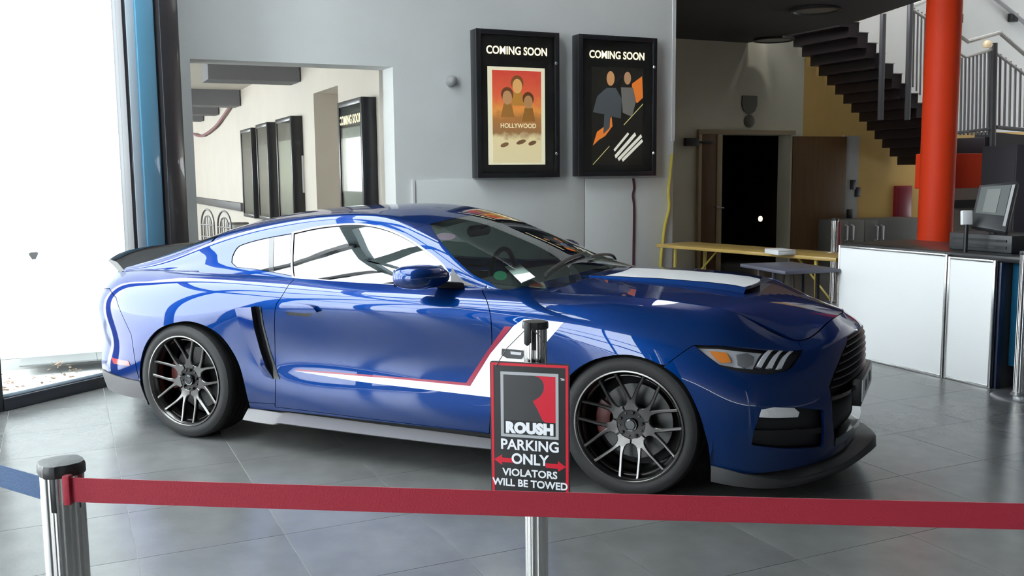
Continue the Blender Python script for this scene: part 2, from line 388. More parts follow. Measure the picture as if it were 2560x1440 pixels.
# ---- hood and deck
def lidnet(edge, centre, pw=2.3):
    """columns: from near edge to far edge with crown"""
    net = []
    for (xe, se, ze), (xc, zc) in zip(edge, centre):
        half = []
        for t in (1, .72, .38):
            half.append((xe + (xc - xe) * (1 - t ** 2), se * t, zc - (zc - ze) * t ** pw))
        net.append([(x, -s, z) for x, s, z in half] + [(xc, 0, zc)] + [(x, s, z) for x, s, z in half[::-1]])
    return net
e6 = lambda k: TC[k][6]
hood_net = lidnet([e6(10), e6(11), e6(12), e6(13), e6(14)], [(2.19, .988), (2.46, .976), (2.76, .961), (3.08, .932), (3.36, .880)])
hood_net.append([tuple(p) for p in T.ev([(15, 6), (15.45, 6), (16.1, 6), (17, 6)])] + [mirr([tuple(p)])[0] for p in T.ev([(16.1, 6), (15.45, 6), (15, 6)])])
HOOD = Surf(hood_net, su=.3, sv=.23)
deck_net = lidnet([e6(5), e6(4), e6(3)], [(-.10, 1.06), (-.42, 1.05), (-.72, 1.03)], 2.6)
deck_net.append([tuple(p) for p in T.ev([(2, 6), (1.45, 6), (.75, 6), (0, 6)])] + [mirr([tuple(p)])[0] for p in T.ev([(.75, 6), (1.45, 6), (2, 6)])])
DECK = Surf([c for c in deck_net][::-1], su=.3, sv=.23)

# ---- outlines seen in the photograph, turned into surface coordinates
def top(px, py):                                                        # the point of the top edge row nearest a sight line
    u = T.px([(px, py)])[0, 0]; return (u, 6.)
def TX(*p): return [tuple(q) for q in T.xz(p)]
def TPX(*p): return [tuple(q) for q in T.px(p)]
arch_r = TX(*crom([(-.362, .20), (-.358, .27), (-.345, .375), (-.285, .53), (-.165, .645), (.0, .702), (.14, .706), (.295, .645), (.40, .51), (.443, .368), (.45, .23)], 5))
arch_f = TX(*crom([(2.372, .21), (2.365, .345), (2.39, .46), (2.45, .57), (2.56, .655), (2.70, .697), (2.81, .694), (2.92, .656), (3.015, .583), (3.082, .458), (3.12, .331), (3.131, .257), (3.133, .185)], 5))
seam_f = TPX(*crom([(1206, 728), (1217, 752), (1224, 778), (1228, 805), (1230, 880), (1229, 990), (1223, 1084)], 3))
seam_f = [(seam_f[0][0] - .02, 6.)] + seam_f
seam_r = TPX(*crom([(722, 712), (704, 742), (688, 772), (687, 850), (689, 945), (688, 1018)], 3)); seam_r = [(seam_r[0][0] + .02, 6.)] + seam_r
sill = TPX((688, 1018), (900, 1044), (1223, 1084))
seam_b = TPX((1736, 863), (1722, 871), (1692, 892), (1664, 914))        # fender to bumper
lamp_top = TPX((2006, 876), (1960, 876), (1926, 875), (1859, 870), (1793, 864), (1736, 863))
lamp_bot = TPX((1736, 863), (1753, 879), (1774, 896), (1801, 915), (1833, 926), (1873, 933), (1919, 936), (1966, 927), (1985, 914), (2003, 888), (2006, 876))
k_b = int(np.argmin([abs(q[0] - seam_b[-1][0]) + abs(q[1] - seam_b[-1][1]) for q in arch_f]))
U_rb = 3.35                                                             # rear quarter to rear bumper seam
def tops(u0, u1, v=6., n=12): return [(u, v) for u in np.linspace(u0, u1, n)]

both = []
def tpan(name, poly, m, mir=True, label=None, parent=None, **k):
    o = panel(name, T, poly, m, parent or car, **k); both.append(o)
    if label: o['label'] = label
    if mir:
        q = panel(name, T, poly, m, parent or car, mirror=True, **k)
        if label: q['label'] = label
    return o
GAP = .0022
tpan('door', seam_f + sill[::-1][1:-1] + seam_r[::-1], PAINT, gap=GAP)
tpan('front_fender', seam_f[::-1] + tops(seam_f[0][0], 15.05)[1:] + lamp_top + seam_b[1:] + arch_f[:k_b][::-1] + [(arch_f[0][0], 0.02), (seam_f[-1][0], 0.02)], PAINT, gap=GAP)
GRX = TPX((2116, 861), (2104, 886), (2086, 930), (2073, 966), (2079, 1000), (2081, 1050), (2086, 1108))
intake = TPX((1903, 1024), (1985, 1019), (2058, 1025), (2060, 1070), (2058, 1117), (1960, 1122), (1878, 1112), (1886, 1075))
bump = seam_b[::-1] + lamp_bot[1:] + tops(15.05, NU) + [(NU, 4.15)] + [(u, 4.15) for u in np.linspace(NU, GRX[0][0] + .12, 8)[1:]] + GRX + [(GRX[-1][0] + .05, .42), (NU, .42), (NU, 0.02)] + \
    [(u, .02) for u in np.linspace(NU, arch_f[-1][0], 14)[1:]] + arch_f[k_b:][::-1]
tpan('front_bumper', bump, PAINT, gap=GAP * .5, holes=[intake])
quarter = seam_r + [(seam_r[-1][0], .35), (arch_r[-1][0], .3)] + arch_r[::-1][2:-7] + TX((-.40, .60)) + [(U_rb, 4.1), (U_rb - .5, 4.6), (1.6, 4.7), (1.5, 6.)] + tops(1.5, seam_r[0][0])[1:-1]
tpan('rear_quarter_panel', quarter, PAINT, gap=GAP)
tpan('rear_bumper', [(0, .85)] + [(u, .85) for u in np.linspace(0, arch_r[0][0], 10)[1:]] + arch_r[2:7] + TX((-.40, .60)) + [(U_rb, 4.1), (U_rb - .5, 4.6), (1.6, 4.7), (1.5, 4.2), (0, 4.2)], PAINT, gap=GAP)
tpan('tail_panel', [(0, 4.25), (1.5, 4.25), (1.5, 6), (0, 6)], GLOSSB, gap=GAP)
for k in range(3): tpan('tail_light', [(.35 + .3 * k, 4.5), (.57 + .3 * k, 4.5), (.57 + .3 * k, 5.5), (.35 + .3 * k, 5.5)], REDL, off=.006, h=.05)
tpan('rear_valance', [(0, 0.02), (arch_r[0][0], 0.02), (arch_r[0][0], .82), (2.6, .80), (2.0, .72), (0, .72)], GREYP, label='light grey lower lip of the rear bumper', off=.004)
rocker = sill + [(sill[-1][0], .02), (arch_r[-1][0], .02), (arch_r[-1][0], .3), (seam_r[-1][0], .35)]
tpan('rocker_panel', rocker, PAINT, gap=.001)
tpan('marker_light', TPX((279, 893), (322, 903), (326, 914), (285, 909)), REDL, off=.003, thick=.004, label='red side marker lens in the rear bumper')
# dark inner shell behind the panel gaps
tpan('inner_shell', [(0, .05)] + [(u, .05) for u in np.linspace(0, arch_r[0][0], 8)[1:]] + arch_r + [(u, .05) for u in np.linspace(arch_r[-1][0], arch_f[0][0], 8)] + arch_f +
     [(u, .05) for u in np.linspace(arch_f[-1][0], NU, 8)] + tops(NU, 0, 5.9, 40), DARK, off=-.056, thick=0, h=.07)

# ---- vinyl stripe on door and fender, red pin line inside it
S = lambda *p: T.px(dens(p, np.array([1., 1.]), 26))
white = [(735, 927), (1000, 948), (1176, 965), (1226, 884), (1284, 815), (1311, 797), (1409, 806), (1366, 856), (1330, 905), (1300, 960), (1275, 996), (1226, 993), (1100, 978), (900, 954)]
tpan('side_stripe', S(*white), WHITEV, off=.0016, thick=.002, label='white vinyl side stripe swept up the fender')
tpan('pin_line', S((740, 923), (1000, 943), (1166, 957), (1218, 878), (1262, 816), (1280, 816), (1224, 886), (1175, 965), (1000, 948), (740, 926)), REDV, off=.0022, thick=.0025, label='dark red pin line inside the white stripe')
tpan('badge', TPX((1256, 871), (1311, 876), (1309, 890), (1303, 897), (1268, 894), (1255, 886)), mat('badge_grey', (.09, .09, .095), rough=.35, metal=.6), off=.007, thick=.008, mir=False, label='dark grey metal badge on the white stripe')
tpan('badge_plate', TPX((1278, 877), (1306, 880), (1304, 887), (1279, 884)), SILVER, off=.009, thick=.003, mir=False, label='small silver name plate of the badge')
# ---- side scoop behind the door: wedge with an open dark front
def scoop(sg):
    lead = T.px(dens([(638, 766), (645, 815), (660, 873), (684, 947)], np.array([1., 1.]), 9, False)); n = len(lead)
    back = T.px(dens([(586, 770), (597, 806), (612, 850), (660, 940)], np.array([1., 1.]), 9, False)); 
    t = np.linspace(0, 1, n); back = np.stack([np.interp(t, np.linspace(0, 1, len(back)), back[:, i]) for i in (0, 1)], 1)
    rows = []
    for s_ in np.linspace(0, 1, 7):
        q = back + (lead - back) * s_; h = (.038 * s_ ** 1.2) * np.clip(np.minimum(1, (1 - t) * 6), .12, 1)
        p = T.ev(q) + T.nrm(q) * (h[:, None] + .001); rows.append(p)
    q = lead; inner = T.ev(q) + T.nrm(q) * .001
    if sg < 0: rows = [r * (1, -1, 1) for r in rows]; inner = inner * (1, -1, 1)
    m = MB(); m.loft([list(r) for r in rows], closed=False); o = m.build('side_scoop', PAINT, car, smooth=1.)
    m = MB(); m.loft([list(rows[-1]), list(rows[-1] * .9 + inner * .1 + (.002, 0, 0)), list(inner)], closed=False); m.build('scoop_mouth', BLACKP, o)
    q2 = lead + np.array([.11, 0]); inn2 = T.ev(q2) + T.nrm(q2) * .003; a = T.ev(lead) + T.nrm(lead) * .003
    if sg < 0: inn2 = inn2 * (1, -1, 1); a = a * (1, -1, 1)
    m = MB(); m.loft([list(a), list(inn2)], closed=False); m.build('scoop_recess', GLOSSB, o)
scoop(1); scoop(-1)

# ---- cabin panels
def GPX(*p): return [tuple(q) for q in G.px(p)]
def gm(p): return [(u, 12 - v) for u, v in p]
ws_edge = GPX(*crom([(1075, 560), (1092, 590), (1130, 637), (1175, 680), (1222, 716)], 3)); ws_edge = [(u, max(v, 3.2)) for u, v in ws_edge] + [(gu(2.2), 3.6)]
hd = [(ws_edge[0][0] - .0 + .28 * math.sin(math.pi * k / 10), ws_edge[0][1] + (12 - 2 * ws_edge[0][1]) * k / 10) for k in range(1, 10)]
ws = ws_edge[::-1] + hd + gm(ws_edge) + [(gu(2.3), 12 - 4.2), (gu(2.3), 4.2)]
panel('windshield', G, ws, SCREENG, car, thick=.006, h=.05)
band = [ws_edge[0]] + hd + [gm([ws_edge[0]])[0]]
panel('sun_band', G, band + [(u + .28, v) for u, v in band[::-1]], mat('ceramic_band', (.01, .012, .012), rough=.25), car, off=-.004, thick=.001, h=.05)
rl_u0 = gu(.02)
roof_front = [ws_edge[0]] + hd + [gm([ws_edge[0]])[0]]
vr = 3.42
side_edge = [(u, vr) for u in np.linspace(rl_u0, ws_edge[0][0] - .25, 14)]
panel('roof', G, side_edge + roof_front + gm(side_edge)[::-1], PAINT, car, gap=.001, h=.05)
panel('rear_window', G, [(gu(-.62), 4.0), (gu(-.3), 3.8), (rl_u0 - .05, 3.75), (rl_u0 - .05, 8.25), (gu(-.3), 8.2), (gu(-.62), 8.0)], CARGLASS, car, h=.06)
swin = GPX(*crom([(735, 584), (800, 570), (880, 563), (940, 569), (1000, 590), (1060, 627), (1108, 668), (1124, 697)], 3)) + GPX((1122, 711), (1000, 711), (850, 702), (735, 691))
qwin = GPX(*crom([(581, 643), (590, 624), (606, 612), (660, 597), (727, 585)], 3)) + GPX((727, 688), (684, 680), (640, 672), (592, 667), (580, 656))
def widen(p, d): return [tuple(q) for q in inset(G, dens(p, np.array([G.su, G.sv]), .03), -d)]
hole1 = widen(swin, .004); hole2 = widen(qwin, .004)
fr = [(u, vr) for u in np.linspace(gu(-.7), ws_edge[0][0] - .25, 24)] + ws_edge[:-1] + [(gu(2.04), 2.6), (gu(2.0), .35), (gu(-.7), .35)]
cabin_poly = [(u, v - .002) for u, v in fr]
for mir in (False, True):
    panel('cabin_side', G, cabin_poly, PAINT, car, holes=[hole1, hole2], mirror=mir, h=.035, gap=.0008)
    panel('c_pillar_top', G, [(gu(-.72), vr + .02), (rl_u0 - .08, vr + .02), (rl_u0 - .08, 3.74), (gu(-.3), 3.78), (gu(-.66), 4.0)], PAINT, car, mirror=mir, h=.05)
    o = panel('side_window', G, swin, CARGLASS, car, off=-.004, thick=.004, mirror=mir, h=.04)
    panel('quarter_window', G, qwin, CARGLASS, car, off=-.004, thick=.004, mirror=mir, h=.04)
    o = panel('window_divider', G, GPX((672, 595), (684, 592), (684, 680), (672, 677)), GLOSSB, car, off=-.002, thick=.003, mirror=mir, h=.04); o['label'] = 'glossy black bar across the quarter window'
    ring = widen(swin + [], .013)
    panel('window_trim', G, ring, SILVER if 0 else mat('trim_satin', (.30, .30, .31), rough=.3, metal=.6), car, holes=[widen(swin, .001)], off=.0025, thick=.004, mirror=mir, h=.05)
    panel('mirror_sail', G, GPX((1127, 700), (1130, 668), (1193, 716), (1127, 716)), GREYP, car, off=.003, thick=.004, mirror=mir, h=.05)

# ---- hood, cowl, deck, scoop, spoiler
hm = HOOD.nv - 1
hp = [(0, 0.)] + [(u, 0.) for u in np.linspace(0, 5, 16)[1:]] + [(5, v) for v in np.linspace(0, hm, 14)[1:]] + [(u, hm) for u in np.linspace(5, 0, 16)[1:]] + [(0, v) for v in np.linspace(hm, 0, 10)[1:-1]]
panel('hood', HOOD, hp, PAINT, car, gap=.002, h=.05)
panel('deck_lid', DECK, [(0, 0.), (0, hm), (3, hm), (3, 0.)], PAINT, car, gap=.002, h=.06)
cw = MB(); zz = [HOOD.ev([(0, v)])[0] for v in np.linspace(0, hm, 17)]
cw.loft([[(p[0] - .18, p[1], p[2] - .035) for p in zz], [(p[0] - .10, p[1], p[2] - .028) for p in zz], [(p[0] + .03, p[1], p[2] - .012) for p in zz]], closed=False)
cw.build('cowl', BLACKP, car, smooth=1.2)
for y0, y1 in ((-.42, .12), (.08, .60)):
    m = MB(); q = [G.ev([(gu(2.17 - .05 * t), 6 + 6 * y / 1.45)])[0] + (0, 0, .018) for t, y in [(k / 8, y0 + (y1 - y0) * k / 8) for k in range(9)]]
    m.tube(q, .009, 6); m.build('wiper', BLACKP, car)
# hood scoop: front near corner (1866,722), far (1905,700); rear near (1466,692), far (1545,664)
HS = [(2.25, .24, 0, .004), (2.45, .235, 0, .012), (2.70, .228, 0, .020), (2.95, .222, 0, .027), (3.08, .216, 0, .031), (3.145, .212, 0, .032)]
sc_t = MB(); sc_b = MB(); rows = []; rowb = []
for x, s, z, h in HS:
    zz = [HOOD.inv([(0, 0)], 'px', None)[0]] if 0 else None
    def hz(xx, yy):
        d = np.abs(HOOD.gp[:, 0] - xx) + np.abs(HOOD.gp[:, 1] - yy); return HOOD.gp[np.argmin(d), 2]
    cz = [hz(x, 0.0), hz(x, s * .6), hz(x, s)]
    top_ = [(x + .03 * (1 - (k / 6) ** 2 if abs(k) <= 6 else 0), s * k / 6, cz[0] - (cz[0] - cz[2]) * (k / 6) ** 2 + h) for k in range(-6, 7)]
    rows.append(top_); rowb.append([(p[0], p[1], p[2]) for p in top_])
skirt_n = [[(p[0][0], p[0][1], p[0][2]), (p[0][0] - .02, p[0][1] - .03, p[0][2] - .03 - h[3])] for p, h in zip(rows, HS)]
skirt_f = [[(p[-1][0], p[-1][1], p[-1][2]), (p[-1][0] - .02, p[-1][1] + .03, p[-1][2] - .03 - h[3])] for p, h in zip(rows, HS)]
sc_b.loft(rows, closed=False); sc_b.loft(skirt_n, closed=False); sc_b.loft(skirt_f, closed=False)
hs = sc_b.build('hood_scoop', PAINT, car, smooth=.7)
wr = [[(p[0], p[1] * .985, p[2] + .0025) for p in r] for r in rows[1:-1]]; r0 = [(p[0] - .02, p[1] * .90, p[2] + .0025) for p in rows[0]]; r5 = [(p[0] - .012, p[1] * .985, p[2] + .0025) for p in rows[-1]]
wr0 = [(p[0] + .10, p[1] * .96, p[2] + .0025 + .0) for p in rows[0]]
m = MB(); m.loft(wr + [r5], closed=False); m.loft([[(p[0], p[1], p[2]) for p in wr[0]], [(p[0] * .65 + q[0] * .35, p[1] * .99, p[2] * .65 + q[2] * .35 + .0012) for p, q in zip(wr[0], rows[0])]], closed=False)
o = m.build('scoop_panel', WHITEV, hs, smooth=1.); o['label'] = 'white panel on top of the hood scoop'
m = MB(); f0 = rows[-1]; m.loft([[(p[0] + .001, p[1], p[2] - .001) for p in f0], [(p[0] - .004, p[1], p[2] - .012) for p in f0], [(p[0] - .06, p[1] * .97, p[2] - .03) for p in f0], [(p[0] - .03, p[1] * 1.02, p[2] - .11) for p in f0]], closed=False); m.build('scoop_opening', BLACKP, hs)
# rear spoiler
m = MB(); rings = []
for k in range(-10, 11):
    t = k / 10; s = .68 * t; e = abs(t)
    xc = -.965 + .16 * e ** 2.4; zc = 1.035 - .045 * e ** 3
    rings.append([(xc + .10, s, zc - .045), (xc + .03, s, zc + .018), (xc - .035, s, zc + .036), (xc - .05, s, zc + .026), (xc - .01, s, zc - .002), (xc + .05, s, zc - .05)])
m.loft(rings); m.build('rear_spoiler', GLOSSB, car, smooth=.8)
# ---- side skirt
for sg in (1, -1):
    m = MB(); rings = []
    for x, zt, zb, so, si in [(.445, .216, .155, .965, .90), (.56, .214, .150, .968, .90), (.66, .208, .148, .965, .89), (.72, .214, .168, .985, .89), (.86, .213, .168, .99, .89), (1.3, .208, .166, .99, .89), (1.8, .205, .166, .985, .89), (2.2, .20, .166, .965, .89), (2.36, .20, .17, .94, .88)]:
        rings.append([(x, -si * sg, zb), (x, -(so - .012) * sg, zb), (x, -so * sg, zb + .008), (x, -(si + .012) * sg, zt), (x, -si * sg, zt)])
    m.loft(rings); o = m.build('side_skirt', GREYP, car, smooth=.5)
    o['label'] = 'grey plastic skirt along the sill'
# ---- front splitter
m = MB(); us = np.linspace(arch_f[-1][0] + .02, NU, 26); P0 = T.ev([(u, 0.) for u in us]); N0 = T.nrm([(u, .3) for u in us]); N0[:, 2] = 0; N0 /= np.linalg.norm(N0, axis=1)[:, None]
rings = []
for i, u in enumerate(us):
    t = i / 25; k = max(0, (t - .55) / .45) ** 1.3
    d = .012 + .02 * min(1, t * 4) + .075 * k; zt = .205 - .075 * min(1, t / .35) ** 1.2 + .055 * k; zb = .128 - .03 * min(1, t * 3) + .01 * k
    p = P0[i]; n = N0[i]
    rings.append([tuple(p - n * .05)[:2] + (zb + .005,), tuple(p + n * d * .8)[:2] + (zb,), tuple(p + n * (d + .004))[:2] + (zb + .02,), tuple(p + n * d)[:2] + (zt,), tuple(p + n * (d - .014))[:2] + (zt,), tuple(p - n * .03)[:2] + (.165,)])
full = rings + [[(x, -y, z) for x, y, z in r] for r in rings[::-1][1:]]
m.loft(full); o = m.build('front_splitter', mat('splitter_grey', (.045, .045, .047), rough=.45), car, smooth=.6); o['label'] = 'dark grey chin splitter under the front bumper'

# ---- lamps
tpan('headlight', [(u, v) for u, v in lamp_bot] + lamp_top[1:-1], mat('lamp_housing', (.03, .03, .035), rough=.35), off=-.035, thick=.0, label='slim headlight with amber corner and three bars')
hl = [o for o in car.children if o.name.startswith('headlight')]
for i, o_ in enumerate(hl):
    mir = i == 1
    def part(name, pts, m_, off, th=.006, lab=None):
        q = panel(name, T, T.px(pts), m_, o_, off=off, thick=th, mirror=mir, h=.03)
        if lab: q['label'] = lab
    part('reflector', [(1745, 868), (1800, 869), (1860, 874), (1912, 878), (1903, 890), (1888, 920), (1846, 917), (1800, 910), (1772, 890)], mat('lamp_reflector', (.80, .80, .82), rough=.25, metal=.25, bump=.6, bscale=60), -.028, 0)
    part('turn_signal', [(1774, 876), (1819, 880), (1830, 905), (1804, 907), (1786, 893)], AMBER, -.012, .012, 'amber turn signal lens')
    part('projector', [(1844, 884), (1872, 880), (1890, 889), (1886, 910), (1866, 919), (1848, 911)], mat('lamp_dark', (.35, .35, .36), rough=.2, metal=.6), -.016, .01)
    for q in ([(1923, 873), (1935, 874), (1905, 918), (1894, 916)], [(1952, 874), (1962, 874), (1932, 920), (1920, 918)], [(1976, 876), (1986, 876), (1956, 921), (1946, 920)]):
        part('lamp_bar', q, mat('frosted_bar', (.72, .72, .74), rough=.35), -.006, .02, 'frosted silver slanted bar')
    part('lamp_lens', [tuple(x) for x in ((1738, 864), (1793, 866), (1859, 872), (1926, 877), (1960, 878), (2003, 878), (2000, 888), (1984, 912), (1965, 925), (1919, 934), (1873, 931), (1833, 924), (1801, 913), (1774, 894), (1755, 879))], CLEAR, -.001, .004)
fi = []
tpan('air_intake', intake, BLACKP, off=-.03, thick=0)
tpan('intake_slat', TPX((1885, 1076), (2058, 1070), (2058, 1084), (1882, 1088)), BLACKP, off=-.008, thick=.02)
tpan('fog_light', TPX((1898, 1043), (1904, 1024), (1935, 1018), (1985, 1020), (1998, 1031), (1994, 1043)), mat('fog_lens', (.9, .9, .92), rough=.15, metal=.15, bump=.6, bscale=60), off=.002, thick=.03, label='bright clear fog lamp above the intake')
# ---- grille
tpan('grille_back', [(GRX[0][0] - .1, 4.3), (GRX[3][0] - .1, 2.4), (GRX[-1][0] - .1, .3), (NU, .3), (NU, 4.3)], mat('grille_black', (.005, .005, .006), rough=.6), off=-.05, thick=0)
ga = np.array(GRX[:4]); 
for k in range(7):
    v = 4.0 - .27 * k; u0 = float(np.interp(-v, -ga[:, 1], ga[:, 0])) + .06
    us = np.linspace(u0, NU, 12); q = [(u, v) for u in us]; p = T.ev(q); n = T.nrm(q); n[:, 2] = 0; n /= np.linalg.norm(n, axis=1)[:, None]
    r = [[tuple(a - b * .045), tuple(a - b * .004 + (0, 0, -.006)), tuple(a + b * .0 + (0, 0, .003)), tuple(a - b * .045 + (0, 0, .012))] for a, b in zip(p, n)]
    r = r + [[(x, -y, z) for x, y, z in c] for c in r[::-1][1:]]
    m = MB(); m.loft(r); m.build('grille_slat', mat('grille_slat', (.05, .05, .053), rough=.3, metal=.5), car, smooth=.5)
us = np.linspace(GRX[3][0] + .02, NU, 12); q = [(u, 2.02) for u in us]; p = T.ev(q); n = T.nrm(q)
r = [[tuple(a - b * .03 + (0, 0, -.012)), tuple(a + b * .004 + (0, 0, -.012)), tuple(a + b * .006 + (0, 0, .008)), tuple(a - b * .03 + (0, 0, .012))] for a, b in zip(p, n)]
m = MB(); m.loft(r + [[(x, -y, z) for x, y, z in c] for c in r[::-1][1:]]); o = m.build('grille_strip', GLOSSB, car, smooth=.5); o['label'] = 'glossy black strip under the grille'
us = np.linspace(GRX[-1][0], NU, 12); q = [(u, .62) for u in us]; p = T.ev(q); n = T.nrm(q)
r = [[tuple(a - b * .04 + (0, 0, -.03)), tuple(a + b * .002 + (0, 0, -.03)), tuple(a + b * .004 + (0, 0, .01)), tuple(a - b * .04 + (0, 0, .02))] for a, b in zip(p, n)]
m = MB(); m.loft(r + [[(x, -y, z) for x, y, z in c] for c in r[::-1][1:]]); m.build('lower_grille_lip', GLOSSB, car, smooth=.5)
# ---- licence plate
pl0 = on(2156, 1006, np.array([0, 1., 0]), -.26); px_ = pl0[0] - .0
pm = MB(); pm.box(px_ - .008, px_, -.26, .26, pl0[2], pl0[2] + .11)
plate = pm.build('license_plate', mat('plate_white', (.72, .74, .77), rough=.35), car); plate['label'] = 'white licence plate in a black holder'
pm = MB(); pm.box(px_ - .05, px_ - .006, -.268, .268, pl0[2] - .02, pl0[2] + .118); pm.build('plate_holder', BLACKP, plate, bevel=.003)
text('BA  100', 'plate_lettering', BLACKP, .085, frame((px_ + .001, .02, pl0[2] + .055), (0, 1, 0), (0, 0, 1), (1, 0, 0)), plate, fat=.001, sx=1.1)
# ---- mirrors
for sg in (1, -1):
    m = MB(); rings = []
    for k in range(13):
        t = k / 12; s = .875 + .235 * t
        hz_ = .062 * (1 - abs(2 * t - .92) ** 3.2 * .8) ** .5 if 0 else .063 * max(.15, (1 - abs((t - .45) / .58) ** 3.0)) ** .5
        hx = .110 * max(.2, (1 - abs((t - .42) / .62) ** 3.0)) ** .5; cx, cz = 1.675 - .045 * t, 1.028 + .006 * t
        ring = []
        for j in range(20):
            a = 2 * math.pi * j / 20; c_, s_ = math.cos(a), math.sin(a); e = .62
            ring.append((cx + hx * math.copysign(abs(c_) ** (e if c_ < 0 else 1.0), c_), -s * sg, cz + hz_ * math.copysign(abs(s_) ** .8, s_)))
        rings.append(ring)
    m.loft(rings); o = m.build('side_mirror', PAINT, car, smooth=1.2)
    m = MB(); m.hexa([(x, -y * sg, z) for x, y, z in [(1.66, .80, .955), (1.82, .80, .955), (1.74, .93, .975), (1.65, .93, .975), (1.67, .80, .995), (1.81, .80, .99), (1.74, .93, 1.005), (1.65, .93, 1.005)]])
    m.build('mirror_foot', BLACKP, o, bevel=.008)
    m = MB(); m.loft([[(1.585 - .035 * t, -(.90 + .17 * t) * sg, 1.028 + .044 * q_) for q_ in (-1, -.5, .5, 1)] for t in (0, .5, 1)], closed=False); m.build('mirror_glass', CHROME, o)
# ---- door handles
for mir in (False, True):
    o = panel('door_handle', T, T.px(crom([(703, 768), (712, 757), (735, 757), (780, 763), (795, 774), (790, 780), (708, 776)], 3, True)), PAINT, car, off=.026, thick=.03, mirror=mir, h=.02)
    panel('handle_recess', T, T.px([(712, 776), (788, 781), (770, 792), (722, 788)]), GLOSSB, o, off=.001, thick=.002, mirror=mir, h=.03)

# ---- wheels
def lathe_y(m, prof, n=72):
    m.loft([[(r * math.cos(2 * math.pi * k / n), y, r * math.sin(2 * math.pi * k / n)) for k in range(n)] for r, y in prof], True, False); return m
def plate2d(m, outline, fy, thick, bev=.004, h=.02):
    P = dens(outline, np.ones(2), h)
    if .5 * np.sum(P[:, 0] * np.roll(P[:, 1], -1) - np.roll(P[:, 0], -1) * P[:, 1]) < 0: P = P[::-1]
    e1 = P - np.roll(P, 1, 0); e2 = np.roll(P, -1, 0) - P
    nn = lambda e: np.stack([-e[:, 1], e[:, 0]], 1) / (np.linalg.norm(e, axis=1)[:, None] + 1e-12)
    k = nn(e1) + nn(e2); k /= np.maximum(.6, (k * nn(e1)).sum(1))[:, None]
    I = P + k * bev
    r = delaunay_2d_cdt([Vector(v) for v in I], [(i, (i + 1) % len(I)) for i in range(len(I))], [], 1, 1e-7)
    V = [tuple(v) for v in r[0]]
    m.add([(x, fy(math.hypot(x, z)), z) for x, z in V], [tuple(t) for t in r[2]])
    ring = lambda Q, d: [(x, fy(math.hypot(x, z)) + d, z) for x, z in Q]
    m.loft([ring(I, 0), ring(P, bev), ring(I, thick)], True, False)
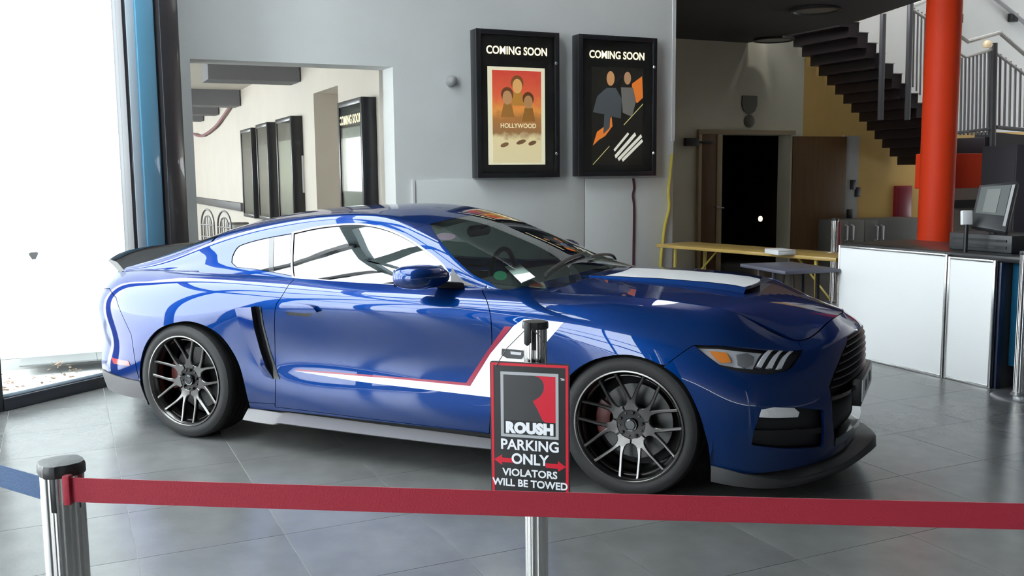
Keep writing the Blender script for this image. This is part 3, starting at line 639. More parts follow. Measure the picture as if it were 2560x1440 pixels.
def make_wheel():
    m = MB(); lathe_y(m, [(.2725, -.138), (.268, -.142), (.262, -.138), (.256, -.124), (.247, -.112), (.240, -.06), (.236, .02), (.244, .12), (.268, .135)])
    rim = m.build('wheel', GUN, car, smooth=.9)
    m = MB(); lathe_y(m, [(.2735, -.134), (.2728, -.1435), (.266, -.1445), (.2615, -.140), (.2595, -.132)]); m.build('rim_lip', mat('rim_lip_metal', (.15, .145, .14), rough=.25, metal=1.), rim, smooth=.9)
    m = MB(); lathe_y(m, [(.2475, -.098), (.2405, -.101), (.2375, -.092), (.2385, -.08)]); m.build('rim_step', mat('rim_lip_metal', (.15, .145, .14)), rim, smooth=.9)
    m = MB(); gr = []
    prof = [(.266, -.128), (.272, -.136), (.292, -.1425), (.315, -.141), (.333, -.132), (.3425, -.118), (.3465, -.10)]
    tread = []
    for yg in (-.068, -.023, .023, .068): tread += [(.3475, yg - .006), (.339, yg - .005), (.339, yg + .005), (.3475, yg + .006)]
    lathe_y(m, prof + tread + [(r, -y) for r, y in prof[::-1]], 96); m.build('tire', RUBBER, rim, smooth=.5)
    fy = lambda r: -.090 - .036 * max(0, (r - .07) / .185) ** 1.4
    pol = lambda r, d: (r * math.cos(math.radians(d)), r * math.sin(math.radians(d)))
    half = crom([(.095, 25.5), (.0965, 21.0), (.102, 15.8), (.117, 11.6), (.153, 12.1), (.2077, 15.7), (.262, 18.1)], 3)
    inn = crom([(.257, 14.1), (.2036, 10.7), (.1505, 4.8), (.127, .7), (.125, 0)], 3)
    out = list(half) + list(inn) + [(r, -d) for r, d in list(inn)[::-1][1:]] + [(r, -d) for r, d in list(half)[::-1]] + [(.07, -24.6), (.068, -12), (.068, 0), (.068, 12), (.07, 24.6)]
    for k in range(7):
        m = MB(); plate2d(m, [pol(r, d + 90 + 360 / 7 * k) for r, d in out], fy, .026); m.build('spoke', GUN, rim, smooth=.7)
    m = MB(); lathe_y(m, [(.0, -.083), (.03, -.083), (.066, -.087), (.078, -.087), (.084, -.08), (.088, -.02)], 48); m.build('wheel_hub', GUND, rim, smooth=.6)
    m = MB(); lathe_y(m, [(.0005, -.102), (.022, -.102), (.027, -.098), (.031, -.099), (.033, -.094), (.033, -.08)], 32); m.build('center_cap', GLOSSB, rim, smooth=.6)
    for k in range(10):
        a = 2 * math.pi * (k + .25) / 10; c, s = .058 * math.cos(a), .058 * math.sin(a); rr = .0085 if k % 2 == 0 else .006
        m = MB(); m.loft([[(c + q * math.cos(2 * math.pi * j / 6), y, s + q * math.sin(2 * math.pi * j / 6)) for j in range(6)] for q, y in ((rr, -.08), (rr, -.096 if k % 2 == 0 else -.091), (rr * .6, -.099 if k % 2 == 0 else -.092))])
        m.build('lug_nut', GUND if k % 2 == 0 else BLACKP, rim, smooth=.3)
    m = MB(); lathe_y(m, [(.07, -.01), (.185, -.01), (.185, .012), (.07, .012)], 48); m.build('brake_disc', mat('brake_steel', (.055, .055, .055), rough=.35, metal=1.), rim, smooth=.4)
    m = MB(); n = 10; r_ = [[(r * math.cos(a), y, r * math.sin(a)) for r, y in ((.125, -.035), (.198, -.035), (.198, .03), (.125, .03))] for a in np.linspace(math.radians(150), math.radians(205), n)]
    m.loft(r_); m.build('brake_caliper', mat('caliper_red', (.09, .014, .012), rough=.4), rim, smooth=.5, bevel=.006)
    m = MB(); lathe_y(m, [(.0, .05), (.23, .05), (.23, .06), (.0, .06)], 40); m.build('wheel_backing', DARK, rim)
    return rim
w0 = make_wheel(); w0.location = (0, -.812, .3475)
for x, y, rz in ((2.74, -.782, 0), (0, .812, math.pi), (2.74, .782, math.pi)):
    c = copy_tree(w0, car); c.location = (x, y, .3475); c.rotation_euler = (0, 0, rz)
for c in car.children:
    if c.name.startswith('wheel'): pass
# wheel wells and floor pan
for xc in (.045, 2.745):
    for sg in (1, -1):
        m = MB(); n = 24
        m.loft([[(xc + .405 * math.cos(a), -s * sg, .335 + .385 * math.sin(a)) for a in np.linspace(-.45, math.pi + .45, n)] for s in (.55, .925)], closed=False); m.build('wheel_well', DARK, car)
m = MB(); m.box(-.95, 3.45, -.56, .56, .20, .24); m.box(.46, 2.34, -.87, .87, .20, .30); m.box(-.9, .4, -.55, .55, .24, .80); m.box(2.25, 3.4, -.55, .55, .24, .72); m.build('floor_pan', DARK, car)
# ---- cabin inside
m = MB(); m.loft([[(x, -.72, z0), (x, -.4, z0 + .02), (x, .4, z0 + .02), (x, .72, z0), (x, .72, z0 - .35), (x, -.72, z0 - .35)] for x, z0 in ((1.55, .86), (1.62, .925), (1.80, .955), (2.15, .935))]); m.build('dashboard', CABIN, car, smooth=.6)
m = MB(); m.tube([(1.48, .36 + .18 * math.cos(a), .90 + .17 * math.sin(a)) for a in np.linspace(0, 2 * math.pi, 33)], .016, 8, cap=False); m.box(1.475, 1.50, .20, .52, .885, .915); m.tube([(1.49, .36, .90), (1.70, .36, .84)], .03); m.build('steering_wheel', BLACKP, car)
for x, y in ((.72, -.37), (.72, .37)):
    m = MB(); m.loft([[(x + dx + d * .12 * math.cos(t), y + .23 * wv * math.copysign(abs(math.sin(t)) ** .6, math.sin(t)), z) for t in np.linspace(0, 2 * math.pi, 16, endpoint=False)] for z, dx, d, wv in ((.45, .12, 1, 1), (.6, .07, .9, 1), (.85, -.02, .75, 1), (1.0, -.07, .6, .85), (1.04, -.08, .4, .7))])
    m.loft([[(xx, y + .25 * c, z + (.03 if abs(c) > .8 else 0) - .10 * e) for c, e in ((-1, 0), (-.6, 0), (.6, 0), (1, 0), (1, 1), (-1, 1))] for xx, z in ((.80, .48), (1.0, .50), (1.25, .49))])
    st = m.build('seat', CABIN, car, smooth=1.)
    m = MB(); m.loft([[(x - .10 + d * math.cos(t), y + .13 * math.copysign(abs(math.sin(t)) ** .6, math.sin(t)) * k, z) for t in np.linspace(0, 2 * math.pi, 14, endpoint=False)] for z, d, k in ((1.08, .03, .8), (1.10, .05, 1), (1.19, .05, 1), (1.22, .03, .8))]); m.build('headrest', CABIN, st, smooth=1.)
    for yy in (-.05, .05):
        m = MB(); m.tube([(x - .10, y + yy, 1.0), (x - .10, y + yy, 1.10)], .006, 6); m.build('headrest_post', CHROME, st)
m = MB(); m.loft([[(x, s * k, z) for s in (-.62, .62)] for x, z, k in ((.05, .55, 1), (.2, .6, 1), (.1, .95, .95), (-.35, .97, .9))], closed=False); m.build('rear_bench', CABIN, car)
rv = G.ev([(gu(1.62), 6.)])[0]
m = MB(); m.loft([[(rv[0] - .13 + .018 * math.cos(t), y, rv[2] - .06 + h_ * math.copysign(abs(math.sin(t)) ** .7, math.sin(t))) for t in np.linspace(0, 2 * math.pi, 14, endpoint=False)] for y, h_ in ((-.125, .02), (-.11, .034), (.11, .034), (.125, .02))])
m.tube([(rv[0] - .03, 0, rv[2] - .01), (rv[0] - .12, 0, rv[2] - .05)], .01); m.build('rear_view_mirror', BLACKP, car, smooth=1.)
ps = MB(); q = [np.array(on(px_, py_, np.array([-.15, 0, 1.]), -.15 * 1.9 + 1.0)) for px_, py_ in ((1246, 652), (1284, 648), (1338, 694), (1304, 708))]
ps.prism(q, (0, 0, .003)); tag(ps.build('paper_sheet', mat('paper', (.8, .8, .8), rough=.6)), 'white printed sheet propped on the dashboard behind the windscreen', 'paper')
panel('windscreen_sticker', G, [tuple(x) for x in G.px([(1251 + 17 * math.cos(a), 686 + 12 * math.sin(a)) for a in np.linspace(0, 2 * math.pi, 18, endpoint=False)])], mat('green_sticker', (.01, .14, .07), rough=.4), car, off=-.008, thick=0, h=.03)['label'] = 'round green sticker low on the windscreen'
panel('windscreen_mark', G, [tuple(x) for x in G.px([(1114 + 26 * math.cos(a), 588 + 9 * math.sin(a)) for a in np.linspace(0, 2 * math.pi, 18, endpoint=False)])], mat('pink_mark', (.40, .22, .34), rough=.5), car, off=-.008, thick=0, h=.03)['label'] = 'faint pink mark in the upper corner of the windscreen'  # pink oval laid just inside the windscreen glass
# ================================================================== THE HALL
def settle(o):
    """move the origin of a finished thing to the middle of its footprint"""
    bpy.context.view_layer.update()
    def meshes(x):
        r = [x] if x.type == 'MESH' else []
        for c in x.children: r += meshes(c)
        return r
    pts = [m_.matrix_world @ Vector(c) for m_ in meshes(o) for c in m_.bound_box]
    lo = [min(p[i] for p in pts) for i in range(3)]; hi = [max(p[i] for p in pts) for i in range(3)]
    c = Vector(((lo[0] + hi[0]) / 2, (lo[1] + hi[1]) / 2, lo[2]))
    d = c - o.location
    if o.type == 'MESH': o.data.transform(Matrix.Translation(-d))
    for ch in o.children: ch.location = ch.location - d
    o.location = c
    return o
def st(name, mb, m, parent=None, **k):
    o = mb.build(name, m, parent, **k)
    if parent is None: o['kind'] = 'structure'
    return o

WALLW = mat('white_plaster', (.76, .77, .76), rough=.75, var=.03, scale=2., bump=.15, bscale=120)
WALLG = mat('grey_plaster', (.36, .37, .36), rough=.75, var=.03, scale=2., bump=.15, bscale=120)
WALLC = mat('corridor_plaster', (.62, .57, .50), rough=.8, var=.03, scale=2.)
OCHRE = mat('ochre_plaster', (.74, .48, .15), rough=.75, var=.04, scale=2.)
BACKG = mat('recess_plaster', (.78, .75, .60), rough=.75, var=.03, scale=2.)
DARKC = mat('dark_ceiling_paint', (.045, .045, .05), rough=.7)
BLUEF = mat('blue_frame_paint', (.13, .36, .54), rough=.35, coat=.3)
DKF = mat('dark_frame_paint', (.028, .03, .038), rough=.3, coat=.3)
LTF = mat('pale_frame_edge', (.55, .66, .74), rough=.35)
ALU = mat('brushed_aluminium', (.62, .62, .62), rough=.25, metal=1., bump=.1, bscale=30, stretch=(40, 40, .3))
STEEL = mat('polished_steel', (.72, .71, .70), rough=.14, metal=1.)
TILE = mat('grey_stone_tile', (.126, .127, .125), rough=.24, spec=.65, var=.20, scale=3.5, bump=.12, bscale=45, randv=.07)
GROUT = mat('pale_grout', (.38, .38, .37), rough=.8)
PANE = glass('pane_glass', (.97, .985, .98), 1.45)

# ---- floor
m = MB(); m.box(-1.75, 14, -9.7, 16, -.12, -.003); m.abox(-3.2, 1.7, 2.74, 21, -.12, -.0035); m.abox(-.46, 1.7, 1.5, 2.75, -.12, -.0038); floor = st('floor', m, GROUT)
tm = MB(); g_ = .0016
tm.hexa([W(a, b, z) for z in (-.012, 0) for a, b in ((g_, g_), (.6 - g_, g_), (.6 - g_, .6 - g_), (g_, .6 - g_))])
t0 = tm.build('tile', TILE, floor, smooth=None); first = True
A0, B0 = -1.123 % .6, -3.03 % .6
cand = []
for i in range(-14, 22):
    for j in range(-14, 12):
        a, b = A0 + .6 * i, B0 + .6 * j; c = W(a + .3, b + .3, 0)
        if min(W(a + x, b + y, 0)[0] for x in (0, .6) for y in (0, .6)) < -1.62 or not (-9.4 < c[1]): continue
        if b + .6 > 2.72 and a < 5.2: continue
        d = (c - CAM) @ FWD
        if d < .6: continue
        q = pix(c[None])[0]
        if -260 < q[0] < 2820 and q[1] < 2100: cand.append((d, a, b))
cand.sort()
for d, a, b in cand[:290]:
    o = t0 if first else t0.copy()
    if not first: COL.objects.link(o)
    first = False; o.location = [float(v) for v in W(a, b, 0)]
m = MB()
for i in range(-14, 24):
    for j in range(-16, 36):
        a, b = A0 + .6 * i, B0 + .6 * j; c = W(a + .3, b + .3, 0)
        if any(abs(a - x[1]) < .01 and abs(b - x[2]) < .01 for x in cand[:290]): continue
        if c[1] < -9.3 or (a < -2.2 and b > 2): continue
        if b > 2.3 and b < 2.75 and False: continue
        q = [W(a + x, b + y, 0) for x, y in ((g_, g_), (.6 - g_, g_), (.6 - g_, .6 - g_), (g_, .6 - g_))]
        if b < 2.3 and min(p[0] for p in q) < -1.62:                       # cut along the glass wall
            r = []
            for k in range(4):
                p, n_ = q[k], q[(k + 1) % 4]
                if p[0] >= -1.62: r.append(p)
                if (p[0] >= -1.62) != (n_[0] >= -1.62): r.append(p + (n_ - p) * ((-1.62 - p[0]) / (n_[0] - p[0])))
            q = r
        if len(q) >= 3: m.prism(q, (0, 0, -.012))
o = m.build('outer_tiles', TILE, floor, smooth=None); o['kind'] = 'stuff'

# ---- left glass wall, just off the car's tail
O_ = np.array([-1.645, -.94, 0]); D_ = np.array([.040, .9992, 0]); N_ = np.array([-.9992, .040, 0])
def gw(t, n, z): return O_ + D_ * t + N_ * n + E3 * z                   # along, outwards, up
def PD(px, py): p = on(px, py, N_, N_ @ O_); return (p - O_) @ D_, p[2]
def gbox(m, t0_, t1, n0, n1, z0, z1): return m.hexa([gw(t, n, z) for z in (z0, z1) for t, n in ((t0_, n0), (t0_, n1), (t1, n1), (t1, n0))])
ZT = 5.2
tR = PD(322, 400)[0]; tB = PD(352, 400)[0]; tC = PD(396, 400)[0]; tE = PD(450, 400)[0]
def post(t0_, t1, n0, n1, m_, parent, name='window_frame', z0=0, z1=ZT):
    m = MB(); gbox(m, t0_, t1, n0, n1, z0, z1); return st(name, m, m_, parent, bevel=.006)
win = empty('window_1'); win['kind'] = 'structure'
post(-.16, .02, -.02, .10, DKF, win)
post(tR, tR + .035, -.01, .10, DKF, win, 'gasket')
post(tR + .035, tB, -.015, .08, LTF, win, 'frame_edge')
post(tB, tC, -.03, .12, BLUEF, win)
post(tC, tC + .03, -.01, .12, DKF, win, 'gasket')
m = MB(); gbox(m, .02, tR, -.03, .12, 0, .085); st('bottom_rail', m, DKF, win, bevel=.006)
m = MB(); gbox(m, .02, tR, .0, .06, .085, .11); st('sill', m, LTF, win, bevel=.004)
m = MB(); gbox(m, .02, tR, .045, .055, .11, ZT); st('pane', m, PANE, win)
m = MB(); gbox(m, tR + .03, tB + .005, -.03, .10, 3.02, 3.07); st('frame_joint', m, DKF, win)
m = MB(); gbox(m, tC + .03, tE, -.06, .14, 0, ZT); st('column_1', m, mat('dark_column', (.04, .038, .042), rough=.22, coat=.4), None, bevel=.01)
mk = MB(); p0 = PD(94, 640); mk.prism([gw(p0[0] + .03 * math.cos(a) * (1 + .4 * math.sin(3 * a)), .043, p0[1] + .035 * math.sin(a) * (1 + .3 * math.cos(2 * a))) for a in np.linspace(0, 6.28, 14, endpoint=False)], N_ * -.002)
tag(settle(mk.build('window_sticker', mat('sticker_grey', (.45, .47, .45), rough=.6))), 'small grey bird-shaped mark stuck on the big window pane', 'sticker')
# further bays of the glass wall, towards the entrance behind the viewer
win2 = empty('window_2'); win2['kind'] = 'structure'
T0 = -8.7
SOL = -6.0
k = 0; t = -.16
while t > T0:
    t2 = t - 1.55
    m = MB(); gbox(m, t2, t2 + .12, -.03, .12, 0, ZT); st('window_frame', m, DKF, win2)
    m = MB(); gbox(m, t2 + .12, t, .045, .055, .11, ZT); st('pane' if t > SOL else 'wall_panel', m, PANE if t > SOL else WALLG, win2)
    m = MB(); gbox(m, t2 + .12, t, -.02, .12, 0, .11); gbox(m, t2 + .12, t, -.02, .1, 2.35, 2.43); st('rail', m, DKF, win2)
    t = t2
tend = t
# ---- back of the hall (behind the viewer): glazed to the left, wall to the right
xl = gw(tend, 0, 0)
yb = float(xl[1]) - .1
win3 = empty('window_3'); win3['kind'] = 'structure'
for k in range(2):
    x0 = float(xl[0]) + .1 + 1.7 * k
    m = MB(); m.box(x0 - .06, x0 + .06, yb - .1, yb + .05, 0, ZT); st('window_frame', m, DKF, win3)
    m = MB(); m.box(x0 + .06, x0 + 1.64, yb - .02, yb - .01, .1, ZT); st('pane', m, PANE, win3)
    m = MB(); m.box(x0 + .06, x0 + 1.64, yb - .1, yb + .05, 0, .1); m.box(x0 + .06, x0 + 1.64, yb - .1, yb + .05, 2.35, 2.45); st('rail', m, DKF, win3)
xr = float(xl[0]) + .1 + 3.4
m = MB(); m.box(xr - .06, 14, yb - .2, yb, 0, ZT); DKW = mat('dark_wall', (.12, .12, .125), rough=.7); st('wall_front', m, DKW)
m = MB(); m.box(14, 14.2, yb, 26, 0, 8); st('wall_right', m, DKW)
# ---- hall ceiling with a glass strip above the left side
SKX = .85
m = MB(); m.box(SKX, 14, yb - .2, 3.0, ZT, ZT + .2); CEILM = mat('ceiling_grey', (.11, .11, .115), rough=.8); st('ceiling', m, CEILM)
m = MB()
m.prism([(SKX, 3.0, ZT), (SKX, .72, ZT), (-1.75, .72, ZT), (-4.2, 3.5, ZT), (-2, 6, ZT)], (0, 0, .2)); st('ceiling_back', m, WALLW)
sk = empty('window_4'); sk['kind'] = 'structure'
YS0, YS1 = -5.6, .55
m = MB(); m.box(-1.72, SKX, YS0, YS1, ZT + .10, ZT + .11); st('roof_pane', m, PANE, sk)
m = MB(); m.box(-1.75, SKX, yb - .2, YS0, ZT, ZT + .2); m.box(-1.75, SKX, YS1, .74, ZT, ZT + .2); st('ceiling_strip', m, CEILM)
beams = []
def beam(p, q, w_=.11, d=.16):
    p = np.array(p, float); q = np.array(q, float); n = np.cross(q - p, E3); n = n / np.linalg.norm(n) * w_
    m = MB(); m.hexa([*(p - n - E3 * d, q - n - E3 * d, q + n - E3 * d, p + n - E3 * d), *(p - n, q - n, q + n, p + n)]); st('roof_beam', m, mat('roof_beam_paint', (.16, .22, .23), rough=.5), sk)
for y in (-5.4, -3.4, -1.9):
    beam((-1.7, y, ZT + .1), (SKX, y + 2.0, ZT + .1))
for y in (-3.2, -1.0): beam((-1.7, y, ZT + .1), (SKX, y - 2.6, ZT + .1), .05)
beam((-1.7, YS0, ZT + .12), (-1.7, YS1, ZT + .12), .08); beam((SKX, YS0, ZT + .12), (SKX, YS1, ZT + .12), .08)

# ---- poster wall with the opening to the corridor
BW = 2.75
aL, zO = PB(475, 158, BW); aR = PB(985, 300, BW)[0]; aC = PB(1684, 300, BW)[0]
ZO = PB(730, 157, BW)[1]
m = MB(); m.abox(aR, aC, BW, BW + .35, 0, 3.75); wall = st('wall_back', m, WALLW)
m = MB(); m.abox(-1.9, aC, BW - .02, BW + .35, 3.75, 7.7); st('wall_upper_band', m, DARKC)  # unseen band added dark, to darken reflections in the car roof
m = MB(); m.abox(-3.2, aL, BW, BW + .35, 0, 3.75); st('wall_pier', m, WALLW)
m = MB(); m.abox(aL, aR, BW, BW + .35, ZO, 3.75); st('wall_lintel', m, WALLW)
m = MB(); ar = -.46; m.abox(ar - .1, ar, 1.62, BW, 0, ZT); st('wall_return', m, WALLW)
# boards fixed on the lower wall
edges = [PB(1035, 500, BW)[0], PB(1460, 500, BW)[0], aC - .01]; zb = PB(1250, 449, BW)[1]
for i in range(2):
    m = MB(); m.abox(edges[i] + .004, edges[i + 1] - .004, BW - .022, BW, 0.02, zb); st('board', m, WALLW, wall, bevel=.004)
m = MB(); m.abox(edges[0] - .025, edges[0], BW - .04, BW, 0, zb + .01); st('board_edge', m, mat('white_trim', (.8, .8, .8), rough=.5), wall)
m = MB(); m.abox(aC - .03, aC + .012, BW - .012, BW + .1, 1.9, 3.75); st('corner_bead', m, mat('white_trim', (.8, .8, .8)), wall)

# ---- light boxes with posters
PRINT = mat('printed_black', (.015, .013, .011), rough=.4)
LETTER = mat('lit_lettering', (.9, .8, .5), rough=.5, emit=(1., .86, .55), estr=1.5)
BOXM = mat('light_box_frame', (.014, .014, .017), rough=.35, coat=.2)
def poster_mat(name, stops, em, noise=.25, sc=9.):
    m = bpy.data.materials.new(name); m.use_nodes = True; nt = m.node_tree; b = nt.nodes['Principled BSDF']
    tc = nt.nodes.new('ShaderNodeTexCoord'); sp = nt.nodes.new('ShaderNodeSeparateXYZ'); nt.links.new(tc.outputs['Generated'], sp.inputs[0])
    n = nt.nodes.new('ShaderNodeTexNoise'); n.inputs['Scale'].default_value = sc; n.inputs['Detail'].default_value = 4; nt.links.new(tc.outputs['Object'], n.inputs['Vector'])
    ma = nt.nodes.new('ShaderNodeMath'); ma.operation = 'MULTIPLY_ADD'; ma.inputs[1].default_value = noise; nt.links.new(n.outputs['Fac'], ma.inputs[0])
    sb = nt.nodes.new('ShaderNodeMath'); sb.operation = 'SUBTRACT'; sb.inputs[1].default_value = noise / 2; nt.links.new(sp.outputs[2], sb.inputs[0]); nt.links.new(sb.outputs[0], ma.inputs[2])
    cr = nt.nodes.new('ShaderNodeValToRGB'); nt.links.new(ma.outputs[0], cr.inputs[0]); e = cr.color_ramp.elements
    e[0].position, e[0].color = stops[0][0], (*stops[0][1], 1); e[1].position, e[1].color = stops[-1][0], (*stops[-1][1], 1)
    for p, c in stops[1:-1]: x = e.new(p); x.color = (*c, 1)
    nt.links.new(cr.outputs[0], b.inputs['Base Color']); nt.links.new(cr.outputs[0], b.inputs['Emission Color']); b.inputs['Emission Strength'].default_value = em; b.inputs['Roughness'].default_value = .35
    return m
def emi(name, c, e): return mat(name, c, rough=.4, emit=c, estr=e)
def lightbox(px0, py0, px1, py1, lab):
    bf = BW - .16
    a0, zt = PB(px0, py0, bf); a1, zb_ = PB(px1, py1, bf); w_ = a1 - a0; h_ = zt - zb_
    root = empty('light_box', W((a0 + a1) / 2, BW - .08, zb_)); tag(root, lab, 'light box', 'lit poster boxes on the white wall')
    root.rotation_euler = (0, 0, math.atan2(E1[1], E1[0]))
    # local: x along the wall, y into the wall, z up from the bottom edge
    m = MB(); m.box(-w_ / 2, w_ / 2, -.045, .08, 0, h_); m.build('casing', BOXM, root, bevel=.006)
    for x0, x1, z0, z1 in ((-w_ / 2, -w_ / 2 + .05, 0, h_), (w_ / 2 - .05, w_ / 2, 0, h_), (-w_ / 2 + .05, w_ / 2 - .05, 0, .05), (-w_ / 2 + .05, w_ / 2 - .05, h_ - .05, h_)):
        m = MB(); m.box(x0, x1, -.08, -.045, z0, z1); m.build('frame_bar', BOXM, root, bevel=.004)
    m = MB(); m.box(-w_ / 2 + .05, w_ / 2 - .05, -.05, -.046, .05, h_ - .05); m.build('backing_sheet', PRINT, root)
    text('COMING SOON', 'lettering', LETTER, .112, frame((-.005, -.054, h_ * .863), (1, 0, 0), (0, 0, 1), (0, -1, 0)), root, fat=.002, sx=.86)
    for f_ in (.79, .165):
        m = MB(); m.lathe([(.0, .02), (.012, .02), (.018, .012), (.018, 0), (0, 0)], n=16)
        o = m.build('latch', CHROME, root); o.location = (w_ / 2 - .045, -.08, h_ * f_); o.rotation_euler = (math.pi / 2, 0, 0); o['label'] = 'small chrome latch'
    m = MB(); m.box(-w_ / 2 + .05, w_ / 2 - .05, -.066, -.063, .05, h_ - .05); m.build('glass_pane', PANE, root)
    return root, w_, h_
def oval(root, name, m_, x, z, rx, rz, y, rot=0., n=20):
    m = MB(); c, s = math.cos(rot), math.sin(rot)
    m.prism([(x + rx * math.cos(t) * c - rz * math.sin(t) * s, y, z + rx * math.cos(t) * s + rz * math.sin(t) * c) for t in np.linspace(0, 2 * math.pi, n, endpoint=False)], (0, -.0008, 0)); return m.build(name, m_, root)
def poly(root, name, m_, pts, y):
    m = MB(); m.prism([(x, y, z) for x, z in pts], (0, -.0008, 0)); return m.build(name, m_, root)
lb, w_, h_ = lightbox(1190, 70, 1400, 443, 'black COMING SOON light box with the bright red and cream poster')
pw, ph, pz = .66 * w_, .665 * h_, .09 * h_
m = MB(); m.box(-pw / 2 - .03, pw / 2 + .0, -.053, -.051, pz, pz + ph); po = m.build('poster', emi('poster_margin', (.80, .72, .52), .55), lb); po['label'] = 'warm cream poster with red upper half'
m = MB(); m.box(-pw / 2 + .02, pw / 2 - .045, -.055, -.054, pz + .02, pz + ph - .035)
m.build('print', poster_mat('poster_print', [(.0, (.72, .60, .36)), (.26, (.74, .60, .34)), (.34, (.30, .15, .06)), (.48, (.42, .17, .05)), (.58, (.75, .28, .06)), (.72, (.70, .12, .05)), (1., (.62, .06, .04))], .55, .16, 14.), po)
for x, z, r, c in ((-.115, .70, .062, (.55, .28, .13)), (.0, .82, .064, (.78, .40, .14)), (.125, .66, .058, (.48, .24, .10))):
    oval(po, 'print_figure', emi('figure_hair_%d' % int(abs(x * 1000)), (c[0] * .30, c[1] * .2, c[2] * .16), .4), x - .01, pz + ph * z + .022, r * 1.12, r * 1.2, -.0565)
    oval(po, 'print_figure', emi('figure_tone_%d' % int(abs(x * 1000)), c, .45), x - .01, pz + ph * z - .012, r * .86, r * 1.16, -.058)
    poly(po, 'print_figure', emi('figure_coat_%d' % int(abs(x * 1000)), (c[0] * .7, c[1] * .6, c[2] * .3), .4), [(x - .085, pz + ph * z - .21), (x + .07, pz + ph * z - .21), (x + .04, pz + ph * z - .07), (x - .05, pz + ph * z - .07)], -.0562)
text('HOLLYWOOD', 'lettering', emi('cream_ink', (.8, .7, .45), .6), .066, frame((.0, -.0575, pz + ph * .40), (1, 0, 0), (0, 0, 1), (0, -1, 0)), po, fat=.001, sx=.95)
for x, z, rx in ((-.16, .205, .05), (.03, .235, .06), (.16, .225, .05)): oval(po, 'print_blot', emi('brown_ink', (.25, .13, .06), .3), x, pz + ph * z, rx, .022, -.0565, .3, 9)
settle(lb)
lb2, w2, h2 = lightbox(1448, 84, 1641, 439, 'black COMING SOON light box with the dark flame-coloured poster')
pw, ph, pz = .66 * w2, .70 * h2, .08 * h2
m = MB(); m.box(-pw / 2, pw / 2, -.053, -.051, pz, pz + ph); po = m.build('poster', emi('poster_night', (.02, .017, .014), .2), lb2); po['label'] = 'dark poster with two plain figures and slanted white title bars'
X = lambda f_: (f_ - .5) * pw
Z = lambda f_: pz + ph * (1 - f_)
poly(po, 'print_flame', emi('flame_ink', (.80, .20, .03), .5), [(X(.02), Z(.80)), (X(.10), Z(.66)), (X(.30), Z(.58)), (X(.38), Z(.50)), (X(.40), Z(.60)), (X(.26), Z(.70)), (X(.14), Z(.74))], -.055)
poly(po, 'print_flame', emi('flame_ink', (.80, .20, .03), .5), [(X(.78), Z(.16)), (X(.98), Z(.08)), (X(1.0), Z(.30)), (X(.88), Z(.36)), (X(.78), Z(.28))], -.055)
for x, z, r, c in ((.36, .115, .062, (.66, .32, .14)), (.69, .105, .055, (.52, .28, .15))):
    oval(po, 'print_figure', emi('skin_ink_%d' % int(z * 1000), c, .4), X(x), Z(z), r * .8, r * 1.25, -.056)
for pts, c in (([(.02, .46), (.10, .30), (.28, .21), (.46, .21), (.58, .32), (.56, .52), (.36, .50), (.34, .62), (.22, .68), (.24, .48)], (.10, .11, .12)), ([(.56, .20), (.80, .20), (.86, .34), (.78, .50), (.60, .46)], (.22, .20, .19))):
    poly(po, 'print_figure', emi('coat_ink_%d' % int(c[0] * 100), c, .25), [(X(a), Z(b)) for a, b in pts], -.0555)
for (x0, z0, x1, z1, t_) in ((.62, .58, 1.0, .36, .012), (.02, .99, .34, .80, .010)):
    poly(po, 'print_line', emi('yellow_ink', (.62, .55, .22), .5), [(X(x0), Z(z0)), (X(x1), Z(z1)), (X(x1) , Z(z1) - t_), (X(x0), Z(z0) - t_)], -.0565)
for x0, z0, x1, z1, t_ in ((.42, .84, .70, .66, .022), (.44, .90, .84, .66, .034), (.50, .93, .96, .68, .030), (.58, .94, .98, .73, .028)):
    poly(po, 'title_bar', emi('white_ink', (.75, .72, .62), .6), [(X(x0), Z(z0)), (X(x1), Z(z1)), (X(x1) + .016, Z(z1) - t_), (X(x0) + .016, Z(z0) - t_)], -.0566)
settle(lb2)

# small round wall fitting
af, zf = PB(1127, 203, BW)
m = MB(); m.lathe([(.0, .085), (.03, .08), (.05, .055), (.052, .02), (.06, .012), (.06, 0), (0, 0)], n=24); o = m.build('lens_dome', mat('grey_dome', (.42, .42, .42), rough=.3), None, smooth=.8)
o.name = 'wall_sensor'; o.matrix_world = frame(W(af, BW, zf), E1, E3, -E2); tag(o, 'small round grey sensor on the white wall beside the opening', 'sensor')

# cables on the wall
m = MB(); b_ = BW - .03; pts = [W(*[PB(x, y, b_)[0], b_, PB(x, y, b_)[1]]) for x, y in ((1583, 446), (1585, 470), (1582, 490), (1585, 520), (1584, 600), (1583, 668))]
m.tube(crom(pts, 5), .013, 8); tag(settle(m.build('cable', mat('maroon_cable', (.07, .015, .03), rough=.5))), 'dark red cable hanging down the wall under the right poster', 'cable')
m = MB(); b_ = BW - .05; pts = [W(*[PB(x, y, b_)[0], b_, PB(x, y, b_)[1]]) for x, y in ((1680, 385), (1676, 430), (1671, 480), (1673, 520), (1663, 560), (1658, 600), (1653, 640), (1651, 668))]
m.tube(crom(pts, 5), .018, 8); tag(settle(m.build('cable', mat('yellow_cable', (.62, .50, .08), rough=.5))), 'yellow cable hanging down the wall corner behind the bench table', 'cable')

